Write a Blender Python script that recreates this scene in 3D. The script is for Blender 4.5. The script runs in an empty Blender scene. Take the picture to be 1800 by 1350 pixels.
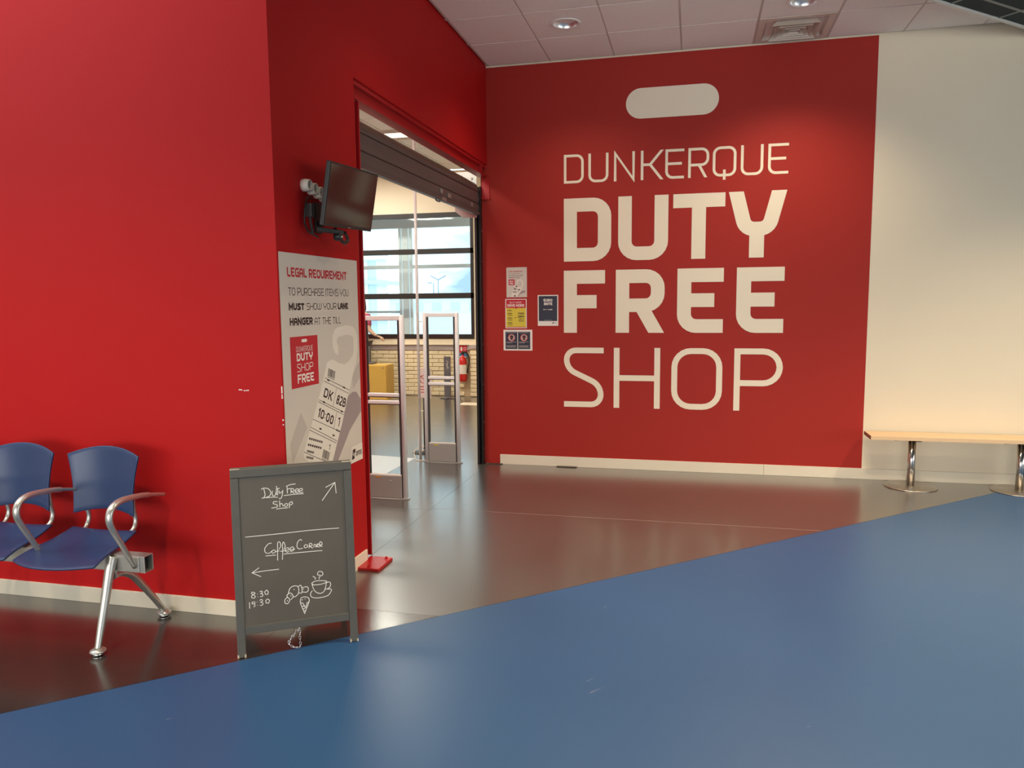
import bpy, bmesh, math, random
from mathutils import Vector, Matrix
random.seed(4)
D = bpy.data
COL = bpy.context.scene.collection
PI = math.pi

# ------------------------------------------------------------------ camera, world, lights, exposure
scn = bpy.context.scene
cam = D.cameras.new('camera'); camo = D.objects.new('camera', cam); COL.objects.link(camo)
scn.camera = camo
ya, pi_, ro, FPX = .236, .1065, -.0088, 1328.49
def cam_matrix():
    c, s = math.cos(ya), math.sin(ya); R1 = Matrix(((c, s, 0), (-s, c, 0), (0, 0, 1)))
    cp, sp = math.cos(pi_), math.sin(pi_); R2 = Matrix(((1, 0, 0), (0, -sp, -cp), (0, cp, -sp)))
    c, s = math.cos(ro), math.sin(ro); R3 = Matrix(((c, -s, 0), (s, c, 0), (0, 0, 1)))
    R = R3 @ R2 @ R1
    R = Matrix((R[0], -R[1], -R[2]))
    return Matrix.Translation((0, 0, 1.6)) @ R.transposed().to_4x4()
camo.matrix_world = cam_matrix()
cam.sensor_fit = 'HORIZONTAL'; cam.sensor_width = 36; cam.lens = FPX * 36 / 1800
cam.clip_start = .05; cam.clip_end = 1000

w = D.worlds.new('sky'); scn.world = w; w.use_nodes = True
nt = w.node_tree; nt.nodes.clear()
out = nt.nodes.new('ShaderNodeOutputWorld'); bg = nt.nodes.new('ShaderNodeBackground')
tc = nt.nodes.new('ShaderNodeTexCoord'); mp = nt.nodes.new('ShaderNodeMapping'); mp.inputs['Scale'].default_value = (1, 1, 3.2)
nz = nt.nodes.new('ShaderNodeTexNoise'); nz.inputs['Scale'].default_value = 4.5; nz.inputs['Detail'].default_value = 5
rp = nt.nodes.new('ShaderNodeValToRGB')
rp.color_ramp.elements[0].position = .36; rp.color_ramp.elements[0].color = (.13, .19, .245, 1)
rp.color_ramp.elements[1].position = .60; rp.color_ramp.elements[1].color = (.60, .68, .71, 1)
nt.links.new(tc.outputs['Generated'], mp.inputs[0]); nt.links.new(mp.outputs[0], nz.inputs['Vector'])
nt.links.new(nz.outputs['Fac'], rp.inputs[0]); nt.links.new(rp.outputs[0], bg.inputs[0]); nt.links.new(bg.outputs[0], out.inputs[0])
bg.inputs[1].default_value = 5.0

vs = scn.view_settings
scn.display_settings.display_device = 'sRGB'
vs.view_transform = 'Standard'; vs.look = 'None'; vs.gamma = 1; vs.use_curve_mapping = False
vs.exposure = 0.0

def area(name, loc, rot, sx, sy, power, color, spread=PI):
    l = D.lights.new(name, 'AREA'); l.shape = 'RECTANGLE'; l.size = sx; l.size_y = sy; l.energy = power; l.color = color; l.spread = spread
    o = D.objects.new(name, l); o.location = loc; o.rotation_euler = rot; COL.objects.link(o); return o
def spot(name, loc, power, color, size, blend=.8, rad=.06):
    l = D.lights.new(name, 'SPOT'); l.energy = power; l.color = color; l.spot_size = size; l.spot_blend = blend; l.shadow_soft_size = rad
    o = D.objects.new(name, l); o.location = loc; COL.objects.link(o); return o
WARM = (1, .80, .56); NEUT = (1, .90, .76); COOL = (.86, .94, 1)
# daylight through the hall's rear and right-hand windows, behind the photographer
area('daylight_rear', (-2.5, -6.75, 1.55), (PI/2, 0, 0), 11, 2.1, 370, (1, .90, .80))
area('daylight_right', (7.75, 0, 1.6), (PI/2, 0, PI/2), 8, 2.0, 75, (1, .92, .82))
# the hall's downlights in the dark ceiling
for sx_, sy_, e in [(-4.6, 1.5, 180), (-2.8, 1.5, 180), (-1.0, 1.5, 150), (-3.7, -1.2, 110), (-.5, -1.2, 110), (.4, 3.8, 330), (1.2, 4.2, 380), (3.2, 5.2, 430), (2.4, .8, 130), (5.2, 5.0, 260)]:
    spot('hall_downlight_glow', (sx_, sy_, 3.66), e, WARM, math.radians(120), .9, .08)
# the shop's ceiling panels, and an extra one added to light the gates
for lx, ly in [(-4.3, 9.7), (-6.7, 9.7), (-5.3, 11.3), (-3.05, 4.9), (-6.7, 6.1), (-7.3, 11.3)]:
    area('shop_panel_glow', (lx, ly, 3.80), (0, 0, 0), 1.15, .26, 110 if lx > -3.5 else (62 if ly < 11 else 40), (1, .94, .82))

# ------------------------------------------------------------------ materials
MC = {}
def mat(name, col, rough=.5, metal=0, spec=.5, noise=0, nscale=8, bump=0, bscale=60, coat=0, emis=None, estr=0, coat_r=.1, rvar=0):
    if name in MC: return MC[name]
    m = D.materials.new(name); m.use_nodes = True; n = m.node_tree; b = n.nodes['Principled BSDF']
    b.inputs['Base Color'].default_value = (*col, 1); b.inputs['Roughness'].default_value = rough; b.inputs['Metallic'].default_value = metal
    b.inputs['Specular IOR Level'].default_value = spec
    b.inputs['Coat Weight'].default_value = coat; b.inputs['Coat Roughness'].default_value = coat_r
    t = n.nodes.new('ShaderNodeTexCoord')
    if noise:
        z = n.nodes.new('ShaderNodeTexNoise'); z.inputs['Scale'].default_value = nscale; z.inputs['Detail'].default_value = 6
        n.links.new(t.outputs['Object'], z.inputs['Vector'])
        mx = n.nodes.new('ShaderNodeMix'); mx.data_type = 'RGBA'
        mx.inputs[6].default_value = (*[c*(1-noise) for c in col], 1); mx.inputs[7].default_value = (*[min(1, c*(1+noise)) for c in col], 1)
        n.links.new(z.outputs['Fac'], mx.inputs[0]); n.links.new(mx.outputs[2], b.inputs['Base Color'])
        if rvar:
            mr = n.nodes.new('ShaderNodeMapRange'); mr.inputs[3].default_value = rough-rvar; mr.inputs[4].default_value = rough+rvar
            n.links.new(z.outputs['Fac'], mr.inputs[0]); n.links.new(mr.outputs[0], b.inputs['Roughness'])
    if bump:
        z2 = n.nodes.new('ShaderNodeTexNoise'); z2.inputs['Scale'].default_value = bscale; z2.inputs['Detail'].default_value = 4 if bscale > 20 else 1
        n.links.new(t.outputs['Object'], z2.inputs['Vector'])
        bp = n.nodes.new('ShaderNodeBump'); bp.inputs['Strength'].default_value = bump; bp.inputs['Distance'].default_value = .01
        n.links.new(z2.outputs['Fac'], bp.inputs['Height']); n.links.new(bp.outputs[0], b.inputs['Normal'])
    if emis:
        b.inputs['Emission Color'].default_value = (*emis, 1); b.inputs['Emission Strength'].default_value = estr
    MC[name] = m; return m
RED = mat('red_wall_paint', (.42, .007, .008), .6, noise=.05, nscale=1.5, bump=.04, bscale=90, spec=.18)
REDB = mat('red_wall_vinyl', (.36, .022, .015), .6, spec=.25, noise=.04, nscale=1.2, bump=.02, bscale=80)
REDS = mat('red_steel_paint', (.42, .010, .013), .32, bump=.04, bscale=30)
CREAM = mat('cream_wall_paint', (.78, .69, .53), .6, noise=.03, nscale=2, bump=.04, bscale=120)
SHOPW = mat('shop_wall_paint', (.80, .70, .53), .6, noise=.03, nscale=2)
WHITEB = mat('white_baseboard_paint', (.74, .68, .55), .45, noise=.05, nscale=5)
LETTER = mat('cream_letter_vinyl', (.84, .76, .60), .5)
CEIL = mat('ceiling_tile_white', (.86, .80, .76), .9, noise=.04, nscale=30, bump=.15, bscale=200)
CEILG = mat('ceiling_grid_paint', (.56, .49, .44), .6)
DARKT = mat('ceiling_tile_dark', (.010, .022, .024), .8, bump=.1, bscale=150)
DARKG = mat('ceiling_grid_grey', (.22, .24, .22), .5)
TRIM = mat('ceiling_edge_trim', (.68, .66, .60), .5)
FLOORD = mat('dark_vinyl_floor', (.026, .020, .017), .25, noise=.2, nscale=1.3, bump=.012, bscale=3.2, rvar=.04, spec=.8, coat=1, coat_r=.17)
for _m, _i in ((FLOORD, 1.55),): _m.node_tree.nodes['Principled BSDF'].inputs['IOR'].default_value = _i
FLOORB = mat('blue_vinyl_floor', (.014, .070, .180), .40, noise=.10, nscale=1.1, bump=.010, bscale=3.5, rvar=.04, spec=.55, coat=.10, coat_r=.3)
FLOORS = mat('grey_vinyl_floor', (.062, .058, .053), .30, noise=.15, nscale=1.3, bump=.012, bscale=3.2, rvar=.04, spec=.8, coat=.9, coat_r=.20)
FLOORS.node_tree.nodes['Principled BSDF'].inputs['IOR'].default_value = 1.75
FLOORX = mat('shop_vinyl_floor', (.13, .125, .12), .2, noise=.2, nscale=1.3, bump=.02, bscale=3.2, rvar=.05, spec=1.0, coat=1, coat_r=.16)
SEAM = mat('floor_seam_weld', (.34, .26, .22), .4)
ALU = mat('brushed_aluminium', (.78, .78, .76), .5, metal=0, noise=.05, nscale=30)
ALUW = mat('satin_pale_aluminium', (.82, .81, .79), .5, metal=0)
CAST = mat('cast_aluminium_paint', (.55, .54, .50), .32, metal=.8, noise=.06, nscale=12)
CHROME = mat('chrome', (.75, .74, .72), .12, metal=1)
STEEL = mat('polished_steel', (.60, .58, .55), .17, metal=1, noise=.05, nscale=20)
STEELB = mat('brushed_steel_plate', (.50, .46, .41), .30, metal=1, noise=.08, nscale=20)
BLUEP = mat('blue_seat_shell', (.011, .033, .11), .36, noise=.08, nscale=6, coat=.2, coat_r=.25)
BLACK = mat('black_plastic', (.012, .012, .012), .45)
SCREEN = mat('dark_screen_glass', (.026, .020, .015), .10, spec=.6)
GREYB = mat('grey_sign_frame', (.085, .082, .072), .5, noise=.12, nscale=14, bump=.08, bscale=60)
BOARD = mat('chalkboard_face', (.095, .083, .066), .45, noise=.22, nscale=5, rvar=.05)
CHALK = mat('white_chalk_pen', (.78, .76, .70), .7)
SCUFF = mat('bare_scuffed_wood', (.55, .47, .36), .7)
SHUT = mat('dark_grey_shutter', (.115, .098, .092), .42, metal=.2, noise=.1, nscale=10)
SHUTT = mat('galvanised_shutter_roll', (.20, .18, .145), .38, metal=.7, noise=.3, nscale=9)
GALV = mat('galvanised_plate', (.42, .43, .40), .4, metal=.7, noise=.15, nscale=20)
WFRM = mat('dark_window_frame', (.022, .020, .019), .4)
WWHT = mat('white_window_frame', (.90, .92, .90), .5)
BRICKM = mat('cream_painted_brick', (.90, .77, .50), .6, noise=.06, nscale=9, bump=.3, bscale=40)
MORTAR = mat('painted_mortar', (.58, .44, .27), .8)
SILLM = mat('grey_plaster_band', (.46, .39, .36), .7, noise=.1, nscale=8)
PAPER = mat('poster_paper', (.62, .57, .50), .42, noise=.06, nscale=2.5)
PAPERW = mat('white_paper', (.80, .76, .70), .5)
INKK = mat('black_ink', (.018, .014, .016), .5)
INKR = mat('red_ink', (.50, .016, .028), .5)
INKN = mat('navy_ink', (.018, .026, .050), .5)
INKY = mat('yellow_ink', (.66, .54, .05), .5)
INKG = mat('grey_ink', (.33, .27, .27), .5)
INKG2 = mat('pale_grey_ink', (.50, .45, .40), .5)
TAGW = mat('pale_tag_ink', (.76, .71, .62), .45)
YELP = mat('yellow_cabinet_paint', (.78, .48, .10), .4)
WOODT = mat('pale_beech_laminate', (.70, .50, .30), .4, noise=.07, nscale=5)
EDGEB = mat('brown_edge_band', (.24, .10, .07), .5)
GATEG = mat('grey_gate_housing', (.30, .29, .27), .45)
GATED = mat('dark_gate_gasket', (.05, .05, .052), .4)
EXTR = mat('red_extinguisher_paint', (.62, .02, .015), .3)
WPLAS = mat('white_plastic', (.84, .78, .68), .4)
ORNG = mat('orange_label', (.65, .30, .03), .5)
BLUEL = mat('blue_label', (.06, .20, .36), .5)
PINK = mat('magenta_cloth', (.42, .06, .13), .8)
NAVYC = mat('navy_cloth', (.02, .025, .05), .8)
GREYC = mat('grey_trouser_cloth', (.10, .10, .11), .85)
SKIN = mat('skin', (.56, .34, .22), .5)
HAIR = mat('dark_hair', (.02, .014, .012), .5)
GREYP = mat('grey_powder_coat', (.14, .14, .15), .4)
SHEET = mat('pale_floor_sheet', (.66, .68, .68), .3)
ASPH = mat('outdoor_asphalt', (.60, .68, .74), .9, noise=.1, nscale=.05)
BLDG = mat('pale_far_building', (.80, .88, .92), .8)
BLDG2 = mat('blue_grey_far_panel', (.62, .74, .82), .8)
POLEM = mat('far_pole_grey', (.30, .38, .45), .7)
LAMPE = mat('lamp_glow', (1, 1, 1), .5, emis=(1, .86, .66), estr=12)
PANELE = mat('ceiling_panel_glow', (1, 1, 1), .5, emis=(1, .90, .70), estr=2.2)
DUCT = mat('dark_duct', (.010, .010, .009), .8)
SOAP = mat('vent_white_paint', (.66, .58, .50), .5)
def glass_mat(name, tint, refl=.06):
    m = D.materials.new(name); m.use_nodes = True; n = m.node_tree; n.nodes.clear()
    o = n.nodes.new('ShaderNodeOutputMaterial'); a = n.nodes.new('ShaderNodeBsdfTransparent'); g = n.nodes.new('ShaderNodeBsdfGlossy')
    mx = n.nodes.new('ShaderNodeMixShader'); fr = n.nodes.new('ShaderNodeFresnel'); fr.inputs[0].default_value = 1.35
    a.inputs[0].default_value = (*tint, 1); g.inputs['Roughness'].default_value = .03
    n.links.new(fr.outputs[0], mx.inputs[0]); n.links.new(a.outputs[0], mx.inputs[1]); n.links.new(g.outputs[0], mx.inputs[2]); n.links.new(mx.outputs[0], o.inputs[0])
    return m
GLASS = glass_mat('window_glass', (.95, .985, .985)); ACRYL = glass_mat('clear_acrylic', (.93, .95, .95))
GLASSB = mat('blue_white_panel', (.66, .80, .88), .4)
scn.cycles.transparent_max_bounces = 32

# ------------------------------------------------------------------ helpers
def link(o): COL.objects.link(o); return o
def empty(name, loc=(0, 0, 0), label=None, cat=None, group=None, kind=None):
    o = link(D.objects.new(name, None)); o.location = loc; o.empty_display_size = .1
    return tag(o, label, cat, group, kind)
def tag(o, label=None, cat=None, group=None, kind=None):
    if label: o['label'] = label
    if cat: o['category'] = cat
    if group: o['group'] = group
    if kind: o['kind'] = kind
    return o
def wpos(p):
    v = Vector((0, 0, 0))
    while p is not None: v += p.location; p = p.parent
    return v
class MB:
    """collects geometry in world coordinates; build() re-bases it on the parent or on its own base"""
    def __init__(s): s.v = []; s.f = []; s.m = []; s.sm = []
    def add(s, vs, fs, mi=0, smooth=False):
        o = len(s.v); s.v += [Vector(v) for v in vs]
        for f in fs: s.f.append([i+o for i in f]); s.m.append(mi); s.sm.append(smooth)
        return s
    def box(s, x0, x1, y0, y1, z0, z1, mi=0):
        return s.prism([(x0, y0), (x1, y0), (x1, y1), (x0, y1)], z0, z1, mi)
    def prism(s, poly, z0, z1, mi=0):
        n = len(poly)
        a = sum(poly[i][0]*poly[(i+1) % n][1]-poly[(i+1) % n][0]*poly[i][1] for i in range(n))
        if a < 0: poly = poly[::-1]
        v = [(x, y, z0) for x, y in poly]+[(x, y, z1) for x, y in poly]
        f = [list(range(n))[::-1], list(range(n, 2*n))]+[[i, (i+1) % n, (i+1) % n+n, i+n] for i in range(n)]
        return s.add(v, f, mi)
    def obox(s, c, ax, ay, az, hx, hy, hz, mi=0):
        c = Vector(c); ax = Vector(ax).normalized()*hx; ay = Vector(ay).normalized()*hy; az = Vector(az).normalized()*hz
        v = [c+i*ax+j*ay+k*az for k in (-1, 1) for j in (-1, 1) for i in (-1, 1)]
        return s.add(v, [[0, 2, 3, 1], [4, 5, 7, 6], [0, 1, 5, 4], [2, 6, 7, 3], [0, 4, 6, 2], [1, 3, 7, 5]], mi)
    def tube(s, pts, rad, n=12, mi=0, closed=False, caps=True, flat=1.0, up=(0, 0, 1)):
        pts = [Vector(p) for p in pts]; m = len(pts)
        if not hasattr(rad, '__len__'): rad = [rad]*m
        vs = []; prev = None
        for i, p in enumerate(pts):
            a = pts[i-1] if (i > 0 or closed) else p; b = pts[(i+1) % m] if (i < m-1 or closed) else p
            t = (b-a).normalized()
            if prev is None:
                u = Vector(up).cross(t)
                if u.length < 1e-3: u = Vector((1, 0, 0)).cross(t)
                u.normalize()
            else: u = (prev-t*prev.dot(t)).normalized()
            prev = u; w_ = t.cross(u)
            for k in range(n):
                an = 2*PI*k/n; vs.append(p+(u*math.cos(an)+w_*math.sin(an)*flat)*rad[i])
        fs = []
        for i in range(m if closed else m-1):
            j = (i+1) % m
            for k in range(n): fs.append([i*n+k, i*n+(k+1) % n, j*n+(k+1) % n, j*n+k])
        s.add(vs, fs, mi, True)
        if caps and not closed:
            o = len(s.v)-m*n
            s.f.append([o+k for k in range(n)][::-1]); s.m.append(mi); s.sm.append(False)
            s.f.append([o+(m-1)*n+k for k in range(n)]); s.m.append(mi); s.sm.append(False)
        return s
    def lathe(s, prof, c=(0, 0, 0), n=32, mi=0, axis='z', smooth=True, close=False):
        c = Vector(c); vs = []
        for r, h in prof:
            for k in range(n):
                a = 2*PI*k/n; q = (r*math.cos(a), r*math.sin(a), h)
                if axis == 'x': q = (h, q[0], q[1])
                elif axis == 'y': q = (q[0], h, q[1])
                vs.append(c+Vector(q))
        fs = [[i*n+k, i*n+(k+1) % n, (i+1)*n+(k+1) % n, (i+1)*n+k] for i in range(len(prof)-1) for k in range(n)]
        s.add(vs, fs, mi, smooth)
        o = len(s.v)-len(prof)*n
        if prof[0][0] > 1e-4 and not close: s.f.append([o+k for k in range(n)]); s.m.append(mi); s.sm.append(False)
        if prof[-1][0] > 1e-4 and not close: s.f.append([o+(len(prof)-1)*n+k for k in range(n)]); s.m.append(mi); s.sm.append(False)
        return s
    def build(s, name, mats, parent=None, bevel=0, label=None, cat=None, group=None, kind=None, seg=2, fixn=True):
        if not isinstance(mats, (list, tuple)): mats = [mats]
        if parent is not None: base = wpos(parent)
        else:
            xs = [v.x for v in s.v]; ys = [v.y for v in s.v]; zs = [v.z for v in s.v]
            base = Vector(((min(xs)+max(xs))/2, (min(ys)+max(ys))/2, min(zs)))
        me = D.meshes.new(name); me.from_pydata([v-base for v in s.v], [], s.f)
        for m in mats: me.materials.append(m)
        me.polygons.foreach_set('material_index', s.m); me.polygons.foreach_set('use_smooth', s.sm)
        if fixn:
            bm = bmesh.new(); bm.from_mesh(me); bmesh.ops.recalc_face_normals(bm, faces=bm.faces); bm.to_mesh(me); bm.free()
        me.update()
        o = link(D.objects.new(name, me))
        if parent is not None: o.parent = parent
        else: o.location = base
        if bevel:
            b = o.modifiers.new('bevel', 'BEVEL'); b.width = bevel; b.segments = seg; b.limit_method = 'ANGLE'; b.angle_limit = .7
        return tag(o, label, cat, group, kind)
def curve_pts(ps, n=8):
    """Catmull-Rom through ps"""
    ps = [Vector(p) for p in ps]; r = []
    for i in range(len(ps)-1):
        a = ps[max(i-1, 0)]; b = ps[i]; c = ps[i+1]; d = ps[min(i+2, len(ps)-1)]
        for k in range(n):
            t = k/n; r.append(.5*((2*b)+(-a+c)*t+(2*a-5*b+4*c-d)*t*t+(-a+3*b-3*c+d)*t**3))
    r.append(ps[-1]); return r
def clip(poly, nx, ny, d):
    """keep the part of a 2-D polygon where nx*x+ny*y<=d"""
    r = []
    for i in range(len(poly)):
        a = poly[i]; b = poly[(i+1) % len(poly)]; fa = nx*a[0]+ny*a[1]-d; fb = nx*b[0]+ny*b[1]-d
        if fa <= 0: r.append(a)
        if (fa < 0 < fb) or (fb < 0 < fa):
            t = fa/(fa-fb); r.append((a[0]+(b[0]-a[0])*t, a[1]+(b[1]-a[1])*t))
    return r
def parea(p): return abs(sum(p[i][0]*p[(i+1) % len(p)][1]-p[(i+1) % len(p)][0]*p[i][1] for i in range(len(p))))/2 if len(p) > 2 else 0

# ------------------------------------------------------------------ stroke lettering
R_ = 1
GL = {  # width, [ (closed, [(u, v, round)]) ]
'A': (.8, [(0, [(0, 0, 0), (0, 1, 1), (1, 1, 1), (1, 0, 0)]), (0, [(0, .42, 0), (1, .42, 0)])]),
'B': (.8, [(1, [(0, 0, 0), (1, 0, 1), (1, .52, 1), (0, .52, 0)]), (1, [(0, .52, 0), (.92, .52, 1), (.92, 1, 1), (0, 1, 0)])]),
'C': (.75, [(0, [(1, 1, 0), (0, 1, 1), (0, 0, 1), (1, 0, 0)])]),
'D': (.8, [(1, [(0, 0, 0), (1, 0, 1), (1, 1, 1), (0, 1, 0)])]),
'E': (.72, [(0, [(1, 1, 0), (0, 1, 0), (0, 0, 1), (1, 0, 0)]), (0, [(0, .51, 0), (.94, .51, 0)])]),
'F': (.7, [(0, [(1, 1, 0), (0, 1, 0), (0, 0, 0)]), (0, [(0, .5, 0), (.94, .5, 0)])]),
'G': (.8, [(0, [(1, 1, 0), (0, 1, 1), (0, 0, 1), (1, 0, 0), (1, .5, 0), (.5, .5, 0)])]),
'H': (.8, [(0, [(0, 0, 0), (0, 1, 0)]), (0, [(1, 0, 0), (1, 1, 0)]), (0, [(0, .5, 0), (1, .5, 0)])]),
'I': (.0, [(0, [(.5, 0, 0), (.5, 1, 0)])]),
'K': (.75, [(0, [(0, 0, 0), (0, 1, 0)]), (0, [(.98, 1, 'h'), (.42, .52, 0), (.98, 0, 'h')]), (0, [(0, .52, 0), (.46, .52, 0)])]),
'L': (.65, [(0, [(0, 1, 0), (0, 0, 1), (1, 0, 0)])]),
'M': (1., [(0, [(0, 0, 0), (0, 1, 0), (.5, .3, 0), (1, 1, 0), (1, 0, 0)])]),
'N': (.8, [(0, [(0, 0, 0), (0, 1, 0), (1, 0, 0), (1, 1, 0)])]),
'O': (.82, [(1, [(0, 0, 1), (1, 0, 1), (1, 1, 1), (0, 1, 1)])]),
'P': (.78, [(0, [(0, 0, 0), (0, 1, 0)]), (0, [(0, 1, 0), (1, 1, 1), (1, .44, 1), (0, .44, 0)])]),
'Q': (.9, [(1, [(0, 0, 1), (1, 0, 1), (1, 1, 1), (0, 1, 1)]), (0, [(.5, .2, 0), (.5, -.17, 0)])]),
'R': (.8, [(0, [(0, 0, 0), (0, 1, 0)]), (0, [(0, 1, 0), (1, 1, 1), (1, .42, 1), (0, .42, 0)]), (0, [(.52, .42, 0), (.86, 0, 'h')])]),
'S': (.75, [(0, [(1, 1, 0), (0, 1, 1), (0, .66, 1), (1, .36, 1), (1, 0, 1), (0, 0, 0)])]),
'T': (.75, [(0, [(0, 1, 0), (1, 1, 0)]), (0, [(.5, 1, 0), (.5, 0, 0)])]),
'U': (.8, [(0, [(0, 1, 0), (0, 0, 1), (1, 0, 1), (1, 1, 0)])]),
'V': (.8, [(0, [(0, 1, 'h'), (.5, 0, 0), (1, 1, 'h')])]),
'W': (1.1, [(0, [(0, 1, 0), (0, 0, 1), (.5, 0, 1), (.5, 1, 0)]), (0, [(.5, 0, 0), (1, 0, 1), (1, 1, 0)])]),
'Y': (.85, [(0, [(0, 1, 0), (0, .4, 1), (1, .4, 1), (1, 1, 0)]), (0, [(.5, .4, 0), (.5, 0, 0)])]),
'Z': (.75, [(0, [(0, 1, 0), (1, 1, 0), (0, 0, 0), (1, 0, 0)])]),
'0': (.65, [(1, [(0, 0, 1), (1, 0, 1), (1, 1, 1), (0, 1, 1)])]),
'1': (.3, [(0, [(0, .78, 0), (1, 1, 0), (1, 0, 0)])]),
'2': (.65, [(0, [(0, 1, 0), (1, 1, 1), (1, .55, 0), (0, .15, 0), (0, 0, 0), (1, 0, 0)])]),
'3': (.65, [(0, [(0, 1, 0), (1, 1, 1), (1, .5, 0), (1, 0, 1), (0, 0, 0)]), (0, [(.2, .52, 0), (1, .52, 0)])]),
'5': (.65, [(0, [(1, 1, 0), (0, 1, 0), (0, .55, 0), (1, .55, 1), (1, 0, 1), (0, 0, 0)])]),
'8': (.65, [(1, [(0, 0, 1), (1, 0, 1), (1, .52, 1), (0, .52, 1)]), (1, [(.05, .52, 1), (.95, .52, 1), (.95, 1, 1), (.05, 1, 1)])]),
'9': (.65, [(1, [(0, .45, 1), (1, .45, 1), (1, 1, 1), (0, 1, 1)]), (0, [(1, .6, 0), (1, 0, 1), (0, 0, 0)])]),
':': (.0, [(0, [(.5, .16, 0), (.5, .30, 0)]), (0, [(.5, .66, 0), (.5, .80, 0)])]),
'.': (.0, [(0, [(.5, 0, 0), (.5, .12, 0)])]),
'+': (.6, [(0, [(0, .45, 0), (1, .45, 0)]), (0, [(.5, .2, 0), (.5, .72, 0)])]),
'=': (.6, [(0, [(0, .35, 0), (1, .35, 0)]), (0, [(0, .6, 0), (1, .6, 0)])]),
'-': (.45, [(0, [(0, .45, 0), (1, .45, 0)])]),
'$': (.65, [(0, [(1, 1, 0), (0, 1, 1), (0, 0, 1), (1, 0, 0)]), (0, [(-.3, .5, 0), (.7, .5, 0)])]),
}
def round_path(pts, closed, r):
    n = len(pts); res = []
    for i, (x, y, fl) in enumerate(pts):
        p = Vector((x, y))
        if fl and fl != 'h' and (closed or 0 < i < n-1):
            a = Vector(pts[i-1][:2]); b = Vector(pts[(i+1) % n][:2])
            da = (a-p); db = (b-p); ang = da.angle(db)
            la = da.length*(.5 if (closed or i-1 > 0) else 1); lb = db.length*(.5 if (closed or i+1 < n-1) else 1)
            rr = min(r*fl, la*math.tan(ang/2)*.999, lb*math.tan(ang/2)*.999); d = rr/math.tan(ang/2)
            p0 = p+da.normalized()*d; p1 = p+db.normalized()*d
            cen = p+(da.normalized()+db.normalized()).normalized()*(rr/math.sin(ang/2))
            v0 = p0-cen; v1 = p1-cen; th = v0.angle_signed(v1)
            for k in range(7):
                a_ = -th*k/6; res.append(cen+Vector((v0.x*math.cos(a_)-v0.y*math.sin(a_), v0.x*math.sin(a_)+v0.y*math.cos(a_))))
        else: res.append(p)
    return res
def ribbon(mb, frame, pts, t, layer, closed=False, thick=0, hcut=(False, False), mi=0):
    """pts 2-D; frame(a,b,depth)->3-D point"""
    n = len(pts); L = []; Rr = []
    for i in range(n):
        p = pts[i]; a = pts[i-1] if (i > 0 or closed) else None; b = pts[(i+1) % n] if (i < n-1 or closed) else None
        if a is None: d = (b-p).normalized(); nn = Vector((-d.y, d.x)); k = 1
        elif b is None: d = (p-a).normalized(); nn = Vector((-d.y, d.x)); k = 1
        else:
            d1 = (p-a).normalized(); d2 = (b-p).normalized(); n1 = Vector((-d1.y, d1.x)); n2 = Vector((-d2.y, d2.x))
            nn = (n1+n2)
            if nn.length < 1e-6: nn = n1
            nn.normalize(); k = min(1/max(nn.dot(n1), .2), 2.6)
        l = p+nn*t/2*k; r = p-nn*t/2*k
        if (i == 0 and hcut[0]) or (i == n-1 and hcut[1]):
            if abs(d.y) > .1: l = l+d*((p.y-l.y)/d.y); r = r+d*((p.y-r.y)/d.y)
        L.append(l); Rr.append(r)
    vs = [frame(q.x, q.y, layer) for q in L]+[frame(q.x, q.y, layer) for q in Rr]
    m = n if closed else n-1
    fs = [[i, (i+1) % n, (i+1) % n+n, i+n] for i in range(m)]
    if thick:
        vs += [frame(q.x, q.y, layer-thick) for q in L]+[frame(q.x, q.y, layer-thick) for q in Rr]
        for i in range(m):
            j = (i+1) % n; fs += [[i, i+2*n, j+2*n, j], [i+n, j+n, j+3*n, i+3*n]]
        if not closed: fs += [[0, n, 3*n, 2*n], [n-1, 3*n-1, 4*n-1, 2*n-1]]
    mb.add(vs, fs, mi)
def glyph(mb, frame, ch, x0, x1, z0, z1, t, layer, rad=None, thick=0):
    wd, paths = GL[ch]
    for closed, pts in paths:
        ww = x1-x0-t; hh = z1-z0-t; r = rad if rad is not None else min(ww, hh)*.42
        P = []
        for i, (u, v, fl) in enumerate(pts):
            end = (not closed) and i in (0, len(pts)-1)
            x = x0+t/2+u*ww; z = z0+t/2+v*hh
            P.append([x, z, fl])
        hc = [False, False]
        if not closed:
            for i, j, e in ((0, 1, 0), (len(P)-1, len(P)-2, 1)):   # carry stroke ends out to the box edge
                d = Vector((P[i][0]-P[j][0], P[i][1]-P[j][1])); lim = pts[i]
                if P[i][2] == 'h':
                    tgt = z1 if lim[1] > .5 else z0; k = (tgt-P[i][1])/d.y if abs(d.y) > 1e-6 else 0
                    P[i][0] += d.x*k; P[i][1] = tgt; hc[e] = True
                else:
                    if abs(d.x) < 1e-6 and lim[1] in (0, 1): P[i][1] = z1 if lim[1] == 1 else z0
                    elif abs(d.y) < 1e-6 and lim[0] in (0, 1): P[i][0] = x1 if lim[0] == 1 else x0
        pp = round_path([tuple(p) for p in P], closed, r)
        ribbon(mb, frame, pp, t, layer+.00006*paths.index((closed, pts)), bool(closed), thick, hc)
def text(mb, frame, s, x0, x1, z0, z1, t, layer, gap=.16, rad=None, shear=0):
    h = z1-z0; ws = []
    for c in s: ws.append(.35 if c == ' ' else max(GL[c][0], .01)+t/h)
    tot = sum(ws)+gap*(len(s)-1); k = (x1-x0)/tot; x = x0
    for c, wd in zip(s, ws):
        if c != ' ':
            gw = max(wd*k, t*1.001)
            glyph(mb, frame, c, x, x+gw, z0, z1, min(t, wd*k*.6+t*.0) if GL[c][0] > 0 else t, layer, rad)
        x += (wd+gap)*k
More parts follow.
